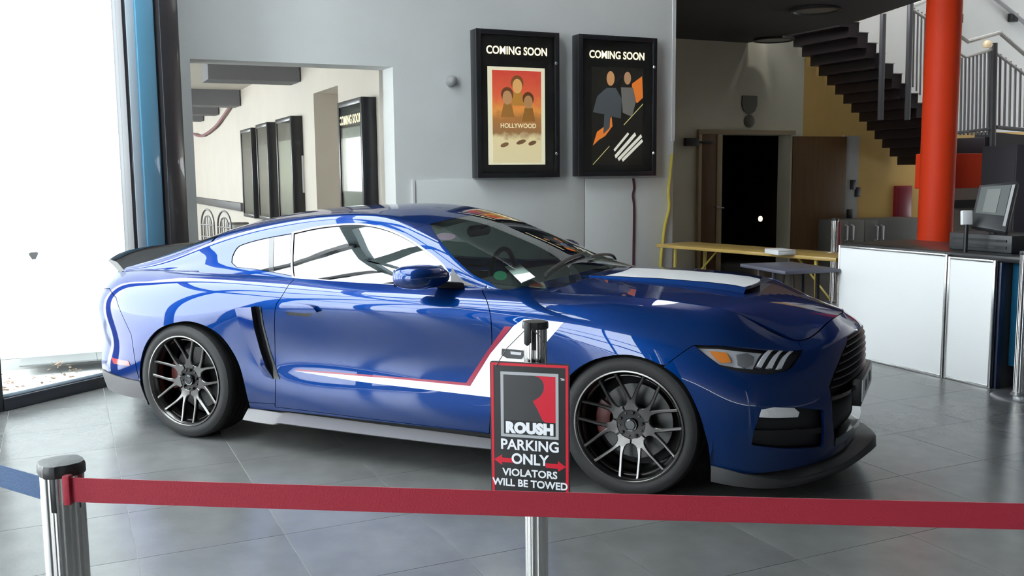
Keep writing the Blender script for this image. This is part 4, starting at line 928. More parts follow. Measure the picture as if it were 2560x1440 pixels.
# ---- corridor seen through the opening
AW = 1.68
bN = PA(850, 400, AW)[0]; bF = PA(789, 400, AW)[0]; zD = PA(789, 232, AW)[1]; BE = 21.0
m = MB(); m.abox(AW, AW + .6, BW + .35, bN, 0, 3.3); m.abox(AW, AW + .6, bF, BE, 0, 3.3); m.abox(AW, AW + .6, bN, bF, zD, 3.3); m.abox(AW + .5, AW + .6, bN, bF, 0, zD); st('wall_corridor', m, WALLC)
m = MB(); m.abox(-3.2, AW + .6, BE, BE + .2, 0, 3.3); st('wall_end', m, WALLC)
m = MB(); m.abox(-3.2, AW + .6, BW + .35, BE, 3.08, 3.25); st('ceiling_corridor', m, WALLC)
for k, (px, y0, y1, px1) in enumerate(((480, 168, 188, 752), (480, 236, 252, 602), (480, 260, 275, 548), (480, 280, 292, 510))):
    b0 = PA(px1, y0, AW)[0]; z0 = 2.80
    m = MB(); m.abox(-3.2 if k else PB(520, 184, b0)[0], AW - .02, b0, b0 + .55, z0, 3.08); o = st('ceiling_beam', m, mat('beam_grey', (.17, .17, .18), rough=.7))
cwin = empty('window_5'); cwin['kind'] = 'structure'
for k in range(6):
    b0 = BW + .5 + 3.0 * k
    m = MB(); m.abox(-3.2, -3.05, b0, b0 + .15, 0, 3.1); st('window_frame', m, DKF, cwin)
    m = MB(); m.abox(-3.13, -3.12, b0 + .15, b0 + 3.0, 1.1, 2.6); st('pane', m, PANE, cwin)
    m = MB(); m.abox(-3.2, -3.05, b0 + .15, b0 + 3.0, 0, 1.1); m.abox(-3.2, -3.05, b0 + .15, b0 + 3.0, 2.6, 3.1); st('sill', m, WALLC, cwin)
def cbox(pxf, pxn, pxs, yt, yb_, lab, pm, lettered=False):
    af = AW - .16; bf_ = PA(pxf, 400, af)[0]; bn_ = PA(pxn, 400, af)[0]; w_ = bf_ - bn_; zt = PA(pxn, yt, af)[1]; zb_ = PA(pxn, yb_, af)[1]; h_ = zt - zb_
    root = empty('light_box', W(AW - .08, (bf_ + bn_) / 2, zb_)); tag(root, lab, 'light box', 'poster boxes along the corridor wall')
    root.rotation_euler = (0, 0, math.atan2(-E2[1], -E2[0]))           # x towards the viewer along the wall, y into the wall
    m = MB(); m.box(-w_ / 2, w_ / 2, -.06, .08, 0, h_); m.build('casing', BOXM, root, bevel=.006)
    for x0, x1, z0, z1 in ((-w_ / 2, -w_ / 2 + .06, 0, h_), (w_ / 2 - .06, w_ / 2, 0, h_), (-w_ / 2 + .06, w_ / 2 - .06, 0, .06), (-w_ / 2 + .06, w_ / 2 - .06, h_ - .06, h_)):
        m = MB(); m.box(x0, x1, -.08, -.06, z0, z1); m.build('frame_bar', BOXM, root, bevel=.004)
    m = MB(); m.box(-w_ / 2 + .12, w_ / 2 - .12, -.064, -.06, .1, h_ * .78); m.build('poster', pm, root)
    m = MB(); m.box(-w_ / 2 + .06, w_ / 2 - .06, -.072, -.069, .06, h_ - .06); m.build('glass_pane', glass('box_glass', (.85, .87, .85), 1.45, .03, .7), root)
    if lettered: text('COMING SOON', 'lettering', LETTER, .13, frame((0, -.068, h_ * .84), (1, 0, 0), (0, 0, 1), (0, -1, 0)), root, fat=.003, sx=.9)
    return settle(root)
cbox(847, 907, 930, 240, 560, 'black light box with orange lettering nearest the corridor opening', poster_mat('hall_print_a', [(0, (.10, .11, .10)), (.4, (.16, .17, .17)), (.8, (.30, .31, .29)), (1, (.18, .19, .18))], .05, .5, 6.), True)
cbox(692, 730, 748, 288, 556, 'black poster box next to the corridor doorway with pale olive print', poster_mat('hall_print_b', [(0, (.16, .17, .15)), (.5, (.32, .30, .20)), (1, (.25, .24, .18))], .02, .3, 6.))
cbox(642, 670, 688, 304, 552, 'black poster box with brownish print, middle of the three beyond the doorway', poster_mat('hall_print_c', [(0, (.06, .05, .05)), (.5, (.13, .08, .055)), (1, (.05, .04, .035))], .02, .4, 6.))
cbox(603, 630, 642, 318, 545, 'black poster box farthest down the corridor with dark purple print', poster_mat('hall_print_d', [(0, (.05, .05, .05)), (.5, (.07, .065, .065)), (.85, (.08, .03, .06)), (1, (.025, .02, .025))], .02, .3, 6.))
# dark rail on the corridor wall, intercom, cable
b0 = PA(492, 500, AW)[0]; b1 = PA(612, 500, AW)[0]; z1 = PA(605, 507, AW)[1]; z0 = PA(605, 527, AW)[1]
m = MB(); m.abox(AW - .08, AW, b1, min(b0, BE - .1), z0, z1); tag(settle(m.build('wall_rail', mat('dark_rail', (.10, .095, .10), rough=.5), bevel=.004)), 'dark grey rail along the far corridor wall', 'rail')
bi, zi = PA(757, 430, AW)
m = MB(); m.abox(AW - .03, AW, bi - .10, bi + .10, zi - .28, zi + .22); tag(settle(m.build('wall_panel', mat('panel_grey', (.6, .6, .6), rough=.5), bevel=.006)), 'narrow grey control panel on the corridor wall beside the doorway', 'panel')
m = MB(); pts = [W(AW - .06, PA(x, y, AW - .06)[0], PA(x, y, AW - .06)[1]) for x, y in ((590, 238), (575, 265), (555, 295), (535, 320), (505, 340), (484, 335))]
m.tube(crom(pts, 5), .03, 6); tag(settle(m.build('cable', mat('pinkish_garland', (.30, .16, .17), rough=.7, bump=.6, bscale=25))), 'thin reddish garland drooping from the corridor ceiling', 'garland')
# corridor furniture
WICK = mat('bent_metal', (.20, .19, .19), rough=.4, metal=.6)
def arch_chair(px, py, dist, lab):
    c, d = ray(px, py); p = c + d * dist; p[2] = 0
    root = empty('metal_chair', p); tag(root, lab, 'chair', 'arched metal chairs in the corridor'); root.rotation_euler = (0, 0, math.radians(-25))
    zs = .47; r_ = .215; zt = 1.10 - r_
    m = MB(); m.tube([(-r_, .2, 0), (-r_, .2, zt)] + [(r_ * -math.cos(a), .2, zt + r_ * math.sin(a)) for a in np.linspace(.2, math.pi - .2, 11)] + [(r_, .2, zt), (r_, .2, 0)], .013, 8); m.build('back_frame', WICK, root)
    m = MB(); m.tube([(-r_ * .6, .2, zs), (-r_ * .6, .2, zt)] + [(r_ * .6 * -math.cos(a), .2, zt + r_ * .6 * math.sin(a)) for a in np.linspace(.2, math.pi - .2, 9)] + [(r_ * .6, .2, zt), (r_ * .6, .2, zs)], .010, 8); m.build('inner_hoop', WICK, root)
    for z in (.72, zt): m = MB(); m.tube([(-r_, .2, z), (r_, .2, z)], .010, 8); m.build('cross_bar', WICK, root)
    for x in (-.08, 0, .08): m = MB(); m.tube([(x, .2, zs), (x, .2, zt + r_ * .55)], .008, 6); m.build('back_rod', WICK, root)
    m = MB(); m.lathe([(0, zs - .03), (.22, zs - .03), (.235, zs - .01), (.22, zs + .005), (0, zs + .01)], n=24); m.build('seat', WICK, root)
    for x in (-.19, .19): m = MB(); m.tube([(x * .9, -.16, zs - .02), (x * 1.1, -.2, 0)], .013, 8); m.build('leg', WICK, root)
    return root
arch_chair(484, 560, 13.2, 'arched metal chair half hidden behind the corridor opening edge')
arch_chair(524, 560, 12.5, 'arched metal chair standing nearer the grey bins')
for px, lab, dd in ((587, 'pale grey cylindrical bin beside the metal chairs', 14.0), (604, 'shorter pale grey bin at the end of the metal chairs', 14.6)):
    c, d = ray(px, 556); p = c + d * dd; zt = p[2]; p[2] = 0
    root = empty('litter_bin', p); tag(root, lab, 'bin')
    m = MB(); m.lathe([(0, 0), (.10, 0), (.105, .01), (.10, zt - .03), (0, zt - .03)], n=24); m.build('body', mat('bin_grey', (.5, .5, .49), rough=.4, metal=.3), root)
    m = MB(); m.lathe([(0, zt - .03), (.108, zt - .03), (.108, zt - .01), (.09, zt), (0, zt)], n=24); m.build('rim', WICK, root)
c, d = ray(480, 572); p = c + d * 10.6; zt = p[2]
m = MB(); m.box(-.04, .04, -.04, .04, 0, zt); m.box(-.05, .05, -.05, .05, 0, .05); m.box(-.046, .046, -.046, .046, zt - .03, zt); o = m.build('bollard', mat('brown_post', (.10, .055, .055), rough=.5), bevel=.006); o.location = (p[0], p[1], 0); tag(o, 'short brown post standing in the corridor opening', 'post')
c, d = ray(545, 602); p = c + d * 11.6; zt = p[2]
root = empty('side_table', (p[0], p[1], 0)); tag(root, 'low dark blue table in front of the metal chairs', 'table'); root.rotation_euler = (0, 0, A_ + .4)
m = MB(); m.box(-.45, .45, -.3, .3, zt - .04, zt); m.build('tabletop', mat('navy_top', (.02, .035, .09), rough=.35), root, bevel=.006)
for x in (-.4, .4):
    for y in (-.25, .25): m = MB(); m.tube([(x, y, 0), (x, y, zt - .04)], .02, 8); m.build('leg', WICK, root)

# ---- recess on the right: back wall, door, dark ceiling
B1 = 5.8; ZC = PB(1900, 109, B1)[1]
aS = PB(2010, 200, B1)[0]; aD0 = PB(1803, 400, B1)[0]; aD1 = PB(1976, 400, B1)[0]; zDr = PB(1900, 337, B1)[1]; aD2 = PB(2105, 400, B1)[0]; aDl = PB(1745, 400, B1)[0]
m = MB(); m.abox(aC - .5, aD0, B1, B1 + .3, 0, ZC + 1.6); m.abox(aD0, aD1, B1, B1 + .3, zDr, ZC + 1.6); m.abox(aD1, aS, B1, B1 + .3, 0, ZC + 1.6); st('wall_recess', m, BACKG)
m = MB(); m.abox(aS, 28, B1, B1 + .3, 0, ZC + 1.6); st('wall_ochre', m, OCHRE)
m = MB(); m.abox(aC - .35, aC - .001, BW + .35, B1, 0, ZC + .2); st('wall_side', m, BACKG)
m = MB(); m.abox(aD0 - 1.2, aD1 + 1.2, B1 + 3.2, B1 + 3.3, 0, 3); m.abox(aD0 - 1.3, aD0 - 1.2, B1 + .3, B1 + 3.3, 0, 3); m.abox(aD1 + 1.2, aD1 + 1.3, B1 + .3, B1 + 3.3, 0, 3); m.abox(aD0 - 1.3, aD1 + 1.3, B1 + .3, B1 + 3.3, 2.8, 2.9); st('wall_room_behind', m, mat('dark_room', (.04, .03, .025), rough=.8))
WOOD = mat('brown_door_wood', (.14, .072, .028), rough=.45, var=.18, scale=3., stretch=(6, 6, .5))
WOODL = mat('pale_door_frame', (.42, .33, .20), rough=.5)
door = empty('door_1'); door['kind'] = 'structure'
for a0, a1, z0, z1 in ((aDl - .03, aDl + .03, 0, zDr), (aD0 - .12, aD0 - .02, 0, zDr), (aDl - .03, aD1 + .05, zDr, zDr + .07)):
    m = MB(); m.abox(a0, a1, B1 - .06, B1 + .04, z0, z1); st('door_frame', m, WOODL, door, bevel=.005)
m = MB(); m.abox(aDl + .03, aD0 - .12, B1 - .05, B1 - .005, .01, zDr); lf = st('door_leaf', m, WOOD, door, bevel=.004)
hp_ = PB(1800, 517, B1 - .1); m = MB(); m.tube([W(aD0 - .16, B1 - .05, hp_[1]), W(aD0 - .16, B1 - .11, hp_[1]), W(aD0 - .02, B1 - .11, hp_[1] - .02)], .014, 8); st('door_handle', m, STEEL, lf)
m = MB(); m.hexa([W(a, b, z) for z in (.01, zDr - .02) for a, b in ((aD1 + .02, B1 - .04), (aD2 - .02, B1 - .12), (aD2 - .01, B1 - .08), (aD1 + .03, B1 - .0))]); lf2 = st('door_leaf', m, WOOD, door, bevel=.004)
m = MB(); m.abox(aD2 + .0, aD2 + .34, B1 - .03, B1 - .002, 0, zDr); st('wall_strip', m, mat('pale_strip', (.45, .46, .44), rough=.6), door)
c_, zc_ = PB(1730, 355, B1 - .1); m = MB(); m.abox(c_ - .12, c_ + .12, B1 - .12, B1 - .05, zc_ - .06, zc_ + .06); m.abox(c_ + .12, c_ + .40, B1 - .09, B1 - .07, zc_ - .015, zc_ + .015)
tag(settle(m.build('door_closer', BLACKP, bevel=.004)), 'black door closer arm at the top left of the brown double door', 'door closer')
# things on the recess wall
a_, z_ = PB(1874, 262, B1 - .02); s_ = .155
pts = [W(a_ + x * s_, B1 - .03, z_ + z * s_) for x, z in ((-.92, .9), (.92, .9), (.95, -.05), (.7, -.6), (.35, -.85), (0, -.98), (-.35, -.85), (-.7, -.6), (-.95, -.05))]
m = MB(); m.prism(pts, E2 * .03); tag(settle(m.build('wall_shield', mat('shield_grey', (.20, .20, .17), rough=.6), bevel=.004)), 'grey shield-shaped plaque on the wall above the double door', 'plaque')
a_, z_ = PB(1874, 303, B1 - .02); m = MB(); m.lathe([(0, .07), (.06, .06), (.10, .02), (.10, 0), (0, 0)], n=20); o = m.build('wall_detector', mat('shield_grey', (.2, .2, .17))); o.matrix_world = frame(W(a_, B1, z_), E1, E3, -E2); tag(o, 'small round grey detector below the shield plaque', 'detector')
a0, z1 = PB(2241, 465, B1 - .06); a1, z0 = PB(2275, 560, B1 - .06)
m = MB(); m.abox(a0, a1, B1 - .08, B1, z0, z1); fb = m.build('fire_cabinet', mat('fire_red', (.30, .015, .03), rough=.4), bevel=.006); tag(fb, 'dark red upright box on the ochre wall left of the orange column', 'fire cabinet')
m = MB(); m.abox(a0 + .03, a1 - .03, B1 - .088, B1 - .08, z0 + .03, z1 - .03); m.build('door', mat('fire_red2', (.25, .012, .03), rough=.35), fb, bevel=.003); settle(fb)
for x, y, wh in ((2130, 462, 'square dark switch plate, upper one on the pale strip beside the brown door'), (2122, 535, 'square dark switch plate, lowest one on the pale strip beside the brown door'), (2142, 480, 'square dark switch plate at the edge of the ochre wall beside the pale strip')):
    a_, z_ = PB(x, y, B1 - .02); m = MB(); m.abox(a_ - .06, a_ + .06, B1 - .045, B1 - .03, z_ - .08, z_ + .08)
    tag(settle(m.build('switch_plate', BLACKP, bevel=.004)), wh, 'switch', 'switch plates beside the brown door')
# low cabinets with paired handles
CAB = mat('cabinet_grey', (.17, .17, .16), rough=.5)
bc = B1 - .55
for k, (x0, x1, xh, lab) in enumerate(((2098, 2160, 2118, 'grey low cabinet with pale handles nearest the brown door'), (2160, 2300, 2193, 'wider grey low cabinet with pale handles under the red fire box'))):
    a0 = PB(x0, 560, bc)[0]; a1 = PB(x1, 560, bc)[0]; zt = PB(2190, 548, bc)[1]; ah, zh = PB(xh, 582, bc)
    root = empty('cabinet'); tag(root, lab, 'cabinet', 'grey cabinets under the stairs')
    m = MB(); m.abox(a0, a1, bc, B1 - .05, 0, zt); m.build('body', CAB, root, bevel=.005)
    for p0, p1 in ((a0 + .01, ah - .004), (ah + .004, a1 - .01)):
        m = MB(); m.abox(p0, p1, bc - .02, bc, .03, zt - .01); d_ = m.build('door', CAB, root, bevel=.004)
        hx = p1 - .06 if p1 < ah + .001 else p0 + .06
        m = MB(); m.tube([W(hx, bc - .02, zh - .12), W(hx, bc - .06, zh - .11), W(hx, bc - .06, zh + .11), W(hx, bc - .02, zh + .12)], .018, 8); m.build('handle', SILVER, d_)
    settle(root)
# lamp glint inside the dark room
c, d = ray(1901, 547); p = W(*PB(1901, 547, B1 + 1.6)[:1], B1 + 1.6, PB(1901, 547, B1 + 1.6)[1])
root = empty('table_lamp', (p[0], p[1], 0)); tag(root, 'small glowing lamp in the dark room behind the open door', 'lamp')
m = MB(); m.lathe([(0, p[2] - .05), (.03, p[2] - .04), (.04, p[2]), (.03, p[2] + .04), (0, p[2] + .05)], n=16); m.build('bulb', mat('warm_bulb', (1, .8, .5), emit=(1, .75, .45), estr=3.), root)
m = MB(); m.lathe([(0, 0), (.12, 0), (.12, .02), (.02, .03), (.02, p[2] - .05), (0, p[2] - .05)], n=16); m.build('stand', BLACKP, root)

# ---- dark soffit and its lamps
q0 = PZ(2150, 52, ZC); q1 = PZ(2312, -2, ZC)
sd = (np.array(q1) - np.array(q0)); q2 = np.array(q0) + sd * 4.; q3 = np.array(q0) - sd * 1.2
m = MB(); m.prism([W(a, b, ZC) for a, b in ((aC - .34, BW + .36), (aC + .02, BW + .36), (aC + .02, -4.0), (q2[0], -4.0), tuple(q2), tuple(q0), (q0[0] + .0, B1), (aC - .34, B1))], (0, 0, .3)); st('ceiling_recess', m, DARKC)
for px, py, lab in ((2040, 22, 'round recessed lamp in the dark ceiling nearer the viewer'), (1935, 97, 'round recessed lamp in the dark ceiling close to the back wall')):
    a_, b_ = PZ(px, py, ZC); p = W(a_, b_, ZC)
    root = empty('ceiling_lamp', p); tag(root, lab, 'lamp', 'recessed lamps in the dark ceiling')
    m = MB(); m.lathe([(.26, 0), (.30, -.002), (.31, -.03), (.27, -.035), (.25, -.01)], n=32); m.build('ring', mat('lamp_ring', (.03, .03, .032), rough=.5), root)
    m = MB(); m.lathe([(0, -.018), (.26, -.018), (.26, -.008), (0, -.008)], n=32); m.build('diffuser', mat('lamp_diffuser', (.22, .22, .21), rough=.4), root)
# ---- roof over the stair side of the hall, outside ground
m = MB(); m.box(1.0, 14.2, 3.0, 26, 7.6, 7.8); st('roof_slab', m, WALLW)
m = MB(); m.box(-2, 14, 3.0, 3.2, ZT + .2, 7.6); st('wall_upper', m, WALLW)
m = MB(); m.abox(aC - .35, 28, B1 + .3, B1 + .5, ZC + 1.6, 8); st('wall_upper_back', m, WALLW)
m = MB(); m.box(-16, -1.82, -16, 24, -.14, -.10); st('ground_outside', m, mat('pale_paving', (.80, .80, .78), rough=.8, var=.08, scale=3.))
lv = MB()
for i in range(520):
    t = random.uniform(.0, 1.1); n = .18 + abs(random.gauss(0, .12)); z = random.uniform(-.09, .02 + .20 * math.sin(t * 6 + .6) ** 2); c = gw(t, n, z); a = random.uniform(0, 6.28); r = random.uniform(.010, .028)
    u = np.array([math.cos(a), math.sin(a), random.uniform(-.5, .5)]) * r; v = np.array([-math.sin(a), math.cos(a), random.uniform(-.5, .8)]) * r * .5
    lv.add([c - u, c + v, c + u, c - v], [(0, 1, 2, 3)])
o = lv.build('dry_leaves', mat('dry_leaf', (.20, .13, .08), rough=.8, randv=.2), smooth=None); tag(o, 'dry leaves blown against the foot of the glass wall outside', 'leaves', kind='stuff')

# ---- unseen fill lights added to brighten the stair wall
for a_, b_ in ((8.5, 3.2), (10.5, 4.6)):
    la = bpy.data.lights.new('stair_fill_light', 'AREA'); la.energy = 55; la.size = .6; la.color = (1, .97, .93); lo_ = bpy.data.objects.new('stair_fill_light', la); COL.objects.link(lo_); lo_.location = [float(v) for v in W(a_, b_, 7.5)]
# ---- stairs
BS = 4.55; AX = 9.0
p0 = PB(2124, 93, BS); p1 = PB(2313, 318, BS); NST = 9
da = (p1[0] - p0[0]) / NST; dz = (p1[1] - p0[1]) / NST
MARO = mat('dark_maroon_step', (.022, .014, .018), rough=.45)
stair = empty('staircase'); tag(stair, 'dark folded-plate staircase rising behind the orange column', 'staircase')
BW1 = B1 - .06
for k in range(-3, 13):
    a = p0[0] + da * k; z = p0[1] + dz * k
    m = MB(); m.prism([W(a, BS, z + .0), W(a, BS, z + .22), W(a + da, BS, z + .22), W(a + da, BS, z + dz), W(a + da + .0, BS, z + dz - .02), W(a + da - .03, BS, z + dz - .02), W(a + da - .03, BS, z + .0)][:4] + [W(a + da, BS, z + dz + .0), W(a + da - .02, BS, z + dz), W(a + da - .02, BS, z)], E2 * (BW1 - BS)); m.build('step', MARO, stair, smooth=None)
    m = MB(); m.abox(a - .01, a + da + .01, BS - .012, BS + .10, z + .22, z + .232); o = m.build('step_nosing', mat('nosing', (.45, .44, .42), rough=.35, metal=.5), stair, smooth=None)
# landing, newels and balusters of the railing
RAIL = mat('rail_grey', (.10, .10, .11), rough=.4, metal=.3)
RODM = mat('rod_steel', (.34, .34, .36), rough=.3, metal=.7)
BL = BS - .9
def RP(px, py, b=BL): a, z = PB(px, py, b); return W(a, b, z)
a0 = PB(2352, 350, BL + .8)[0]; a1 = PB(2478, 350, BL)[0]; zt = PB(2420, 342, BL)[1]; zb2 = PB(2420, 384, BL)[1]
m = MB(); m.abox(a0, a1, BL, BL + .8, zb2, zt); m.build('landing', MARO, stair, bevel=.01)
def bar(name, pts, r, m_, par=stair, n=8):
    m = MB(); m.tube(pts, r, n); return m.build(name, m_, par)
for x0, x1, y0, y1 in ((2208, 2201, 35, 300), (2276, 2268, 8, 300)): bar('newel_post', [RP(x0, y0, BS - .06), RP(x1, y1, BS - .06)], .045, RAIL)
bar('newel_post', [RP(2484, 108), RP(2478, 440)], .055, RAIL)
for k in range(10):
    x = 2385 + 9.6 * k; yt = 140 + (4 if k < 3 else -1.6 * (k - 3)) ; bar('baluster', [RP(x, yt), RP(x - 3, 338)], .016, RODM)
for k in range(8):
    x = 2501 + 12.6 * k; yt = 135 + 9 * k; bar('baluster', [RP(x, yt), RP(x - 3, 318)], .018, RODM)
bar('lower_rail', [RP(2385, 333), RP(2475, 322)], .022, RAIL); bar('lower_rail', [RP(2490, 318), RP(2620, 330)], .03, RAIL)
for pts, r in (([(2384, 75), (2420, 104), (2500, 82), (2560, 134), (2640, 200)], .032), ([(2384, 124), (2414, 143), (2480, 124)], .022), ([(2486, 130), (2560, 185), (2640, 245)], .022)):
    bar('handrail', [RP(x, y) for x, y in pts], r, mat('handrail_pale', (.62, .61, .60), rough=.35, metal=.2))
for pts, r in (([(2275, 18), (2318, 0), (2345, -12)], .035), ([(2278, 22), (2318, 48)], .025)):
    bar('handrail', [RP(x, y, BS - .06) for x, y in pts], r, mat('handrail_pale', (.62, .61, .6)))
for k in range(7): x = 2286 + 9 * k; bar('baluster', [RP(x, 20 + 5 * k, BS - .06), RP(x - 4, 218 + 10 * k, BS - .06)], .014, RODM)
m = MB(); m.prism([RP(2480, 330), RP(2640, 345), RP(2640, 470), RP(2474, 440)], E2 * .3); m.build('stringer', mat('stringer_dark', (.05, .048, .055), rough=.5), stair)
settle(stair)
# light wall above the stairs
m = MB(); pts = [PB(x, y, B1 - .04) for x, y in ((2120, 96), (2160, 40), (2330, -120), (2900, -200), (2900, 330), (2310, 330))]
m.prism([W(a, B1 - .04, z) for a, z in pts], E2 * .03); st('wall_stair', m, WALLW)
m = MB(); b_ = B1 - .12; m.tube([W(PB(x, y, b_)[0], b_, PB(x, y, b_)[1]) for x, y in ((2468, -20), (2530, 30), (2640, 125))], .035, 8)
wrail = m.build('wall_handrail', mat('rail_dim', (.30, .30, .31), rough=.4)); tag(wrail, 'grey handrail fixed high on the pale stair wall', 'handrail')
for x, y in ((2396, 44), (2534, 42)):
    a_, z_ = PB(x, y, B1 - .1); m = MB(); m.abox(a_ - .08, a_ + .08, B1 - .14, B1 - .04, z_ - .09, z_ + .06); o = m.build('spotlight', BLACKP, bevel=.01); settle(o)
    tag(o, 'small dark spotlight on the stair wall ' + ('just right of the orange column' if x < 2400 else 'under the wall handrail'), 'spotlight', 'spotlights on the stair wall')
c, d = ray(2468, 112); p = RP(2468, 112, BL - .06)
m = MB(); m.lathe([(0, .07), (.05, .05), (.075, 0), (.06, -.04), (0, -.05)], n=16); o = m.build('globe_lamp', mat('globe', (.55, .45, .32), rough=.2, emit=(1, .8, .5), estr=.25), smooth=1.); o.location = p; tag(o, 'small warm globe lamp on the landing railing', 'lamp')

# ---- orange column with beam
ORG = mat('orange_red_paint', (.85, .055, .012), rough=.55, spec=.25)
c, d = ray(2344, 420); p = c + d * 10.2; cr = .176
m = MB(); m.lathe([(0, 0), (cr, 0), (cr, 6.5), (0, 6.5)], (p[0], p[1], 0), n=40); colm = m.build('column_2', ORG, smooth=.8); colm['kind'] = 'structure'
ac, bc_ = p @ E1, p @ E2
a1 = PB(2480, 430, bc_ + .1)[0]; z1 = PB(2420, 384, bc_ + .1)[1]; z0 = PB(2420, 470, bc_ + .1)[1]
m = MB(); m.abox(ac, a1 + .1, bc_ + .05, bc_ + .30, z0, z1); st('trim_beam', m, ORG, bevel=.01)
# items behind the counter
m = MB(); a0 = PB(2368, 500, bc_ + .5)[0]; a1 = PB(2480, 500, bc_ + .5)[0]
m.abox(a0 - .02, a1 + 1.5, bc_ + .5, bc_ + .8, 0, PB(2400, 465, bc_ + .5)[1]); o = m.build('back_cabinet', mat('back_cabinet_grey', (.27, .26, .23), rough=.5), bevel=.01); tag(settle(o), 'beige grey cupboard behind the counter and the orange column', 'cabinet')
m = MB(); zz = PB(2400, 500, bc_ + .48)[1]; z2 = PB(2400, 520, bc_ + .48)[1]; m.abox(a0, a1 + 1.4, bc_ + .485, bc_ + .5, z2, zz); o2 = m.build('dark_band', BLACKP, o); o2.location = o2.location - o.location
m = MB(); s_ = ray(2540, 420)[0] + ray(2540, 420)[1] * 8.6
# ---- counter with whiteboards leaning on it
AP = 4.578
bl = PA(2097, 640, AP)[0]; bm_ = PA(2366, 760, AP)[0]; br = PA(2486, 760, AP)[0]
zl = PA(2120, 614, AP)[1]; zl2 = PA(2480, 650, AP)[1]
CTOP = mat('counter_top_black', (.02, .02, .023), rough=.3)
cnt = empty('counter'); tag(cnt, 'service counter with black top and blue end behind the whiteboards', 'counter')
m = MB(); m.abox(AP + .04, AP + .75, br - .02, bl - .02, 0, .90); m.build('body', mat('counter_body', (.05, .055, .06), rough=.5), cnt)
m = MB(); m.abox(AP + .03, AP + .80, br - .95, bl + .0, .90, .945); m.build('worktop', CTOP, cnt, bevel=.008)
BLUEP = mat('blue_laminate', (.012, .10, .20), rough=.3)
m = MB(); m.abox(AP + .13, AP + .72, br - .92, br - .03, .16, .90); m.build('blue_panel', BLUEP, cnt, bevel=.004)
m = MB(); m.abox(AP + .17, AP + .72, br - .90, br - .05, 0, .16); m.build('plinth', mat('plinth_grey', (.16, .16, .16), rough=.6), cnt)
m = MB(); m.abox(AP + .01, AP + .06, br - .035, br - .018, 0, .90); m.build('corner_post', mat('navy_post', (.012, .02, .06), rough=.4), cnt, bevel=.004)
settle(cnt)
WBW = mat('whiteboard', (.92, .93, .94), rough=.22, coat=.3)
for b0, b1, zt, lab in ((bm_ + .004, bl, zl, 'wide blank whiteboard standing against the counter next to the car nose'), (br, bm_ - .004, zl2, 'narrow blank whiteboard standing against the counter beside the blue end')):
    root = empty('whiteboard'); tag(root, lab, 'whiteboard', 'blank whiteboards on the counter front')
    m = MB(); m.abox(AP - .004, AP + .018, b0 + .018, b1 - .018, .02, zt - .018); m.build('panel', WBW, root)
    for q0_, q1_, z0_, z1_ in ((b0, b0 + .02, 0, zt), (b1 - .02, b1, 0, zt), (b0 + .02, b1 - .02, 0, .022), (b0 + .02, b1 - .02, zt - .02, zt)):
        m = MB(); m.abox(AP - .010, AP + .02, q0_, q1_, z0_, z1_); m.build('frame_bar', ALU, root, bevel=.003)
    settle(root)
# till on the counter
ZCT = .945
tb = on(2450, 600, E1, AP + .35); tbb = float(tb @ E2)
till = empty('ticket_till'); tag(till, 'dark touchscreen till with printer on the black counter', 'till')
b0 = PA(2372, 600, AP + .22)[0]; b1 = PA(2530, 600, AP + .22)[0]
zt1 = PA(2440, 582, AP + .22)[1]
m = MB(); m.abox(AP + .22, AP + .66, b1, b0, ZCT, ZCT + (zt1 - ZCT) * .96); m.build('base_box', mat('till_dark', (.035, .036, .04), rough=.45), till, bevel=.012)
m = MB(); m.abox(AP + .212, AP + .222, b1 + .04, b0 - .04, ZCT + .03, ZCT + .05); m.abox(AP + .212, AP + .222, b1 + .04, b0 - .04, ZCT + .08, ZCT + .095); m.build('drawer_front', BLACKP, till)
def sp_(px, py, d_): c, d = ray(px, py); return c + d * d_
scr = [sp_(2424, 563, 7.05), sp_(2515, 580, 6.85), sp_(2545, 452, 7.00), sp_(2448, 462, 7.20)]
nrm_ = np.cross(scr[1] - scr[0], scr[3] - scr[0]); nrm_ /= np.linalg.norm(nrm_)
if nrm_ @ (CAM - scr[0]) < 0: nrm_ = -nrm_
m = MB(); m.prism(scr, -nrm_ * .05); m.build('screen_case', mat('till_dark', (.03, .03, .03)), till, bevel=.01)
L = lambda u, v: scr[0] * (1 - u) * (1 - v) + scr[1] * u * (1 - v) + scr[2] * u * v + scr[3] * (1 - u) * v
m = MB(); m.prism([L(.08, .30) + nrm_ * .003, L(.86, .30) + nrm_ * .003, L(.86, .93) + nrm_ * .003, L(.08, .93) + nrm_ * .003], -nrm_ * .006); m.build('screen', mat('screen_grey', (.16, .17, .165), rough=.15, coat=.5), till)
m = MB(); m.prism([L(.26, .34) + nrm_ * .005, L(.62, .34) + nrm_ * .005, L(.62, .86) + nrm_ * .005, L(.26, .86) + nrm_ * .005], -nrm_ * .004); m.build('screen_window', mat('screen_pale', (.24, .25, .24), rough=.2), till)
m = MB(); m.prism([L(.88, .10) + nrm_ * .006, L(.96, .10) + nrm_ * .006, L(.96, .92) + nrm_ * .006, L(.88, .92) + nrm_ * .006], -nrm_ * .008); m.build('card_slot', mat('slot_pale', (.40, .40, .40), rough=.4), till)
mid = (scr[0] + scr[1] + scr[2] + scr[3]) / 4 - nrm_ * .06
m = MB(); m.tube([(mid[0], mid[1], ZCT + (zt1 - ZCT) * .9), tuple(mid)], .035, 10); m.build('screen_arm', BLACKP, till)
settle(till)
q = sp_(2417, 545, 7.0); m = MB(); m.hexa([q + RGT * x + UPV * y + FWD * z for y in (-.05, .055) for x, z in ((-.035, -.01), (.04, -.01), (.04, .03), (-.035, .03))]); cr_ = m.build('card_reader', mat('reader_white', (.75, .75, .77), rough=.4), bevel=.006)
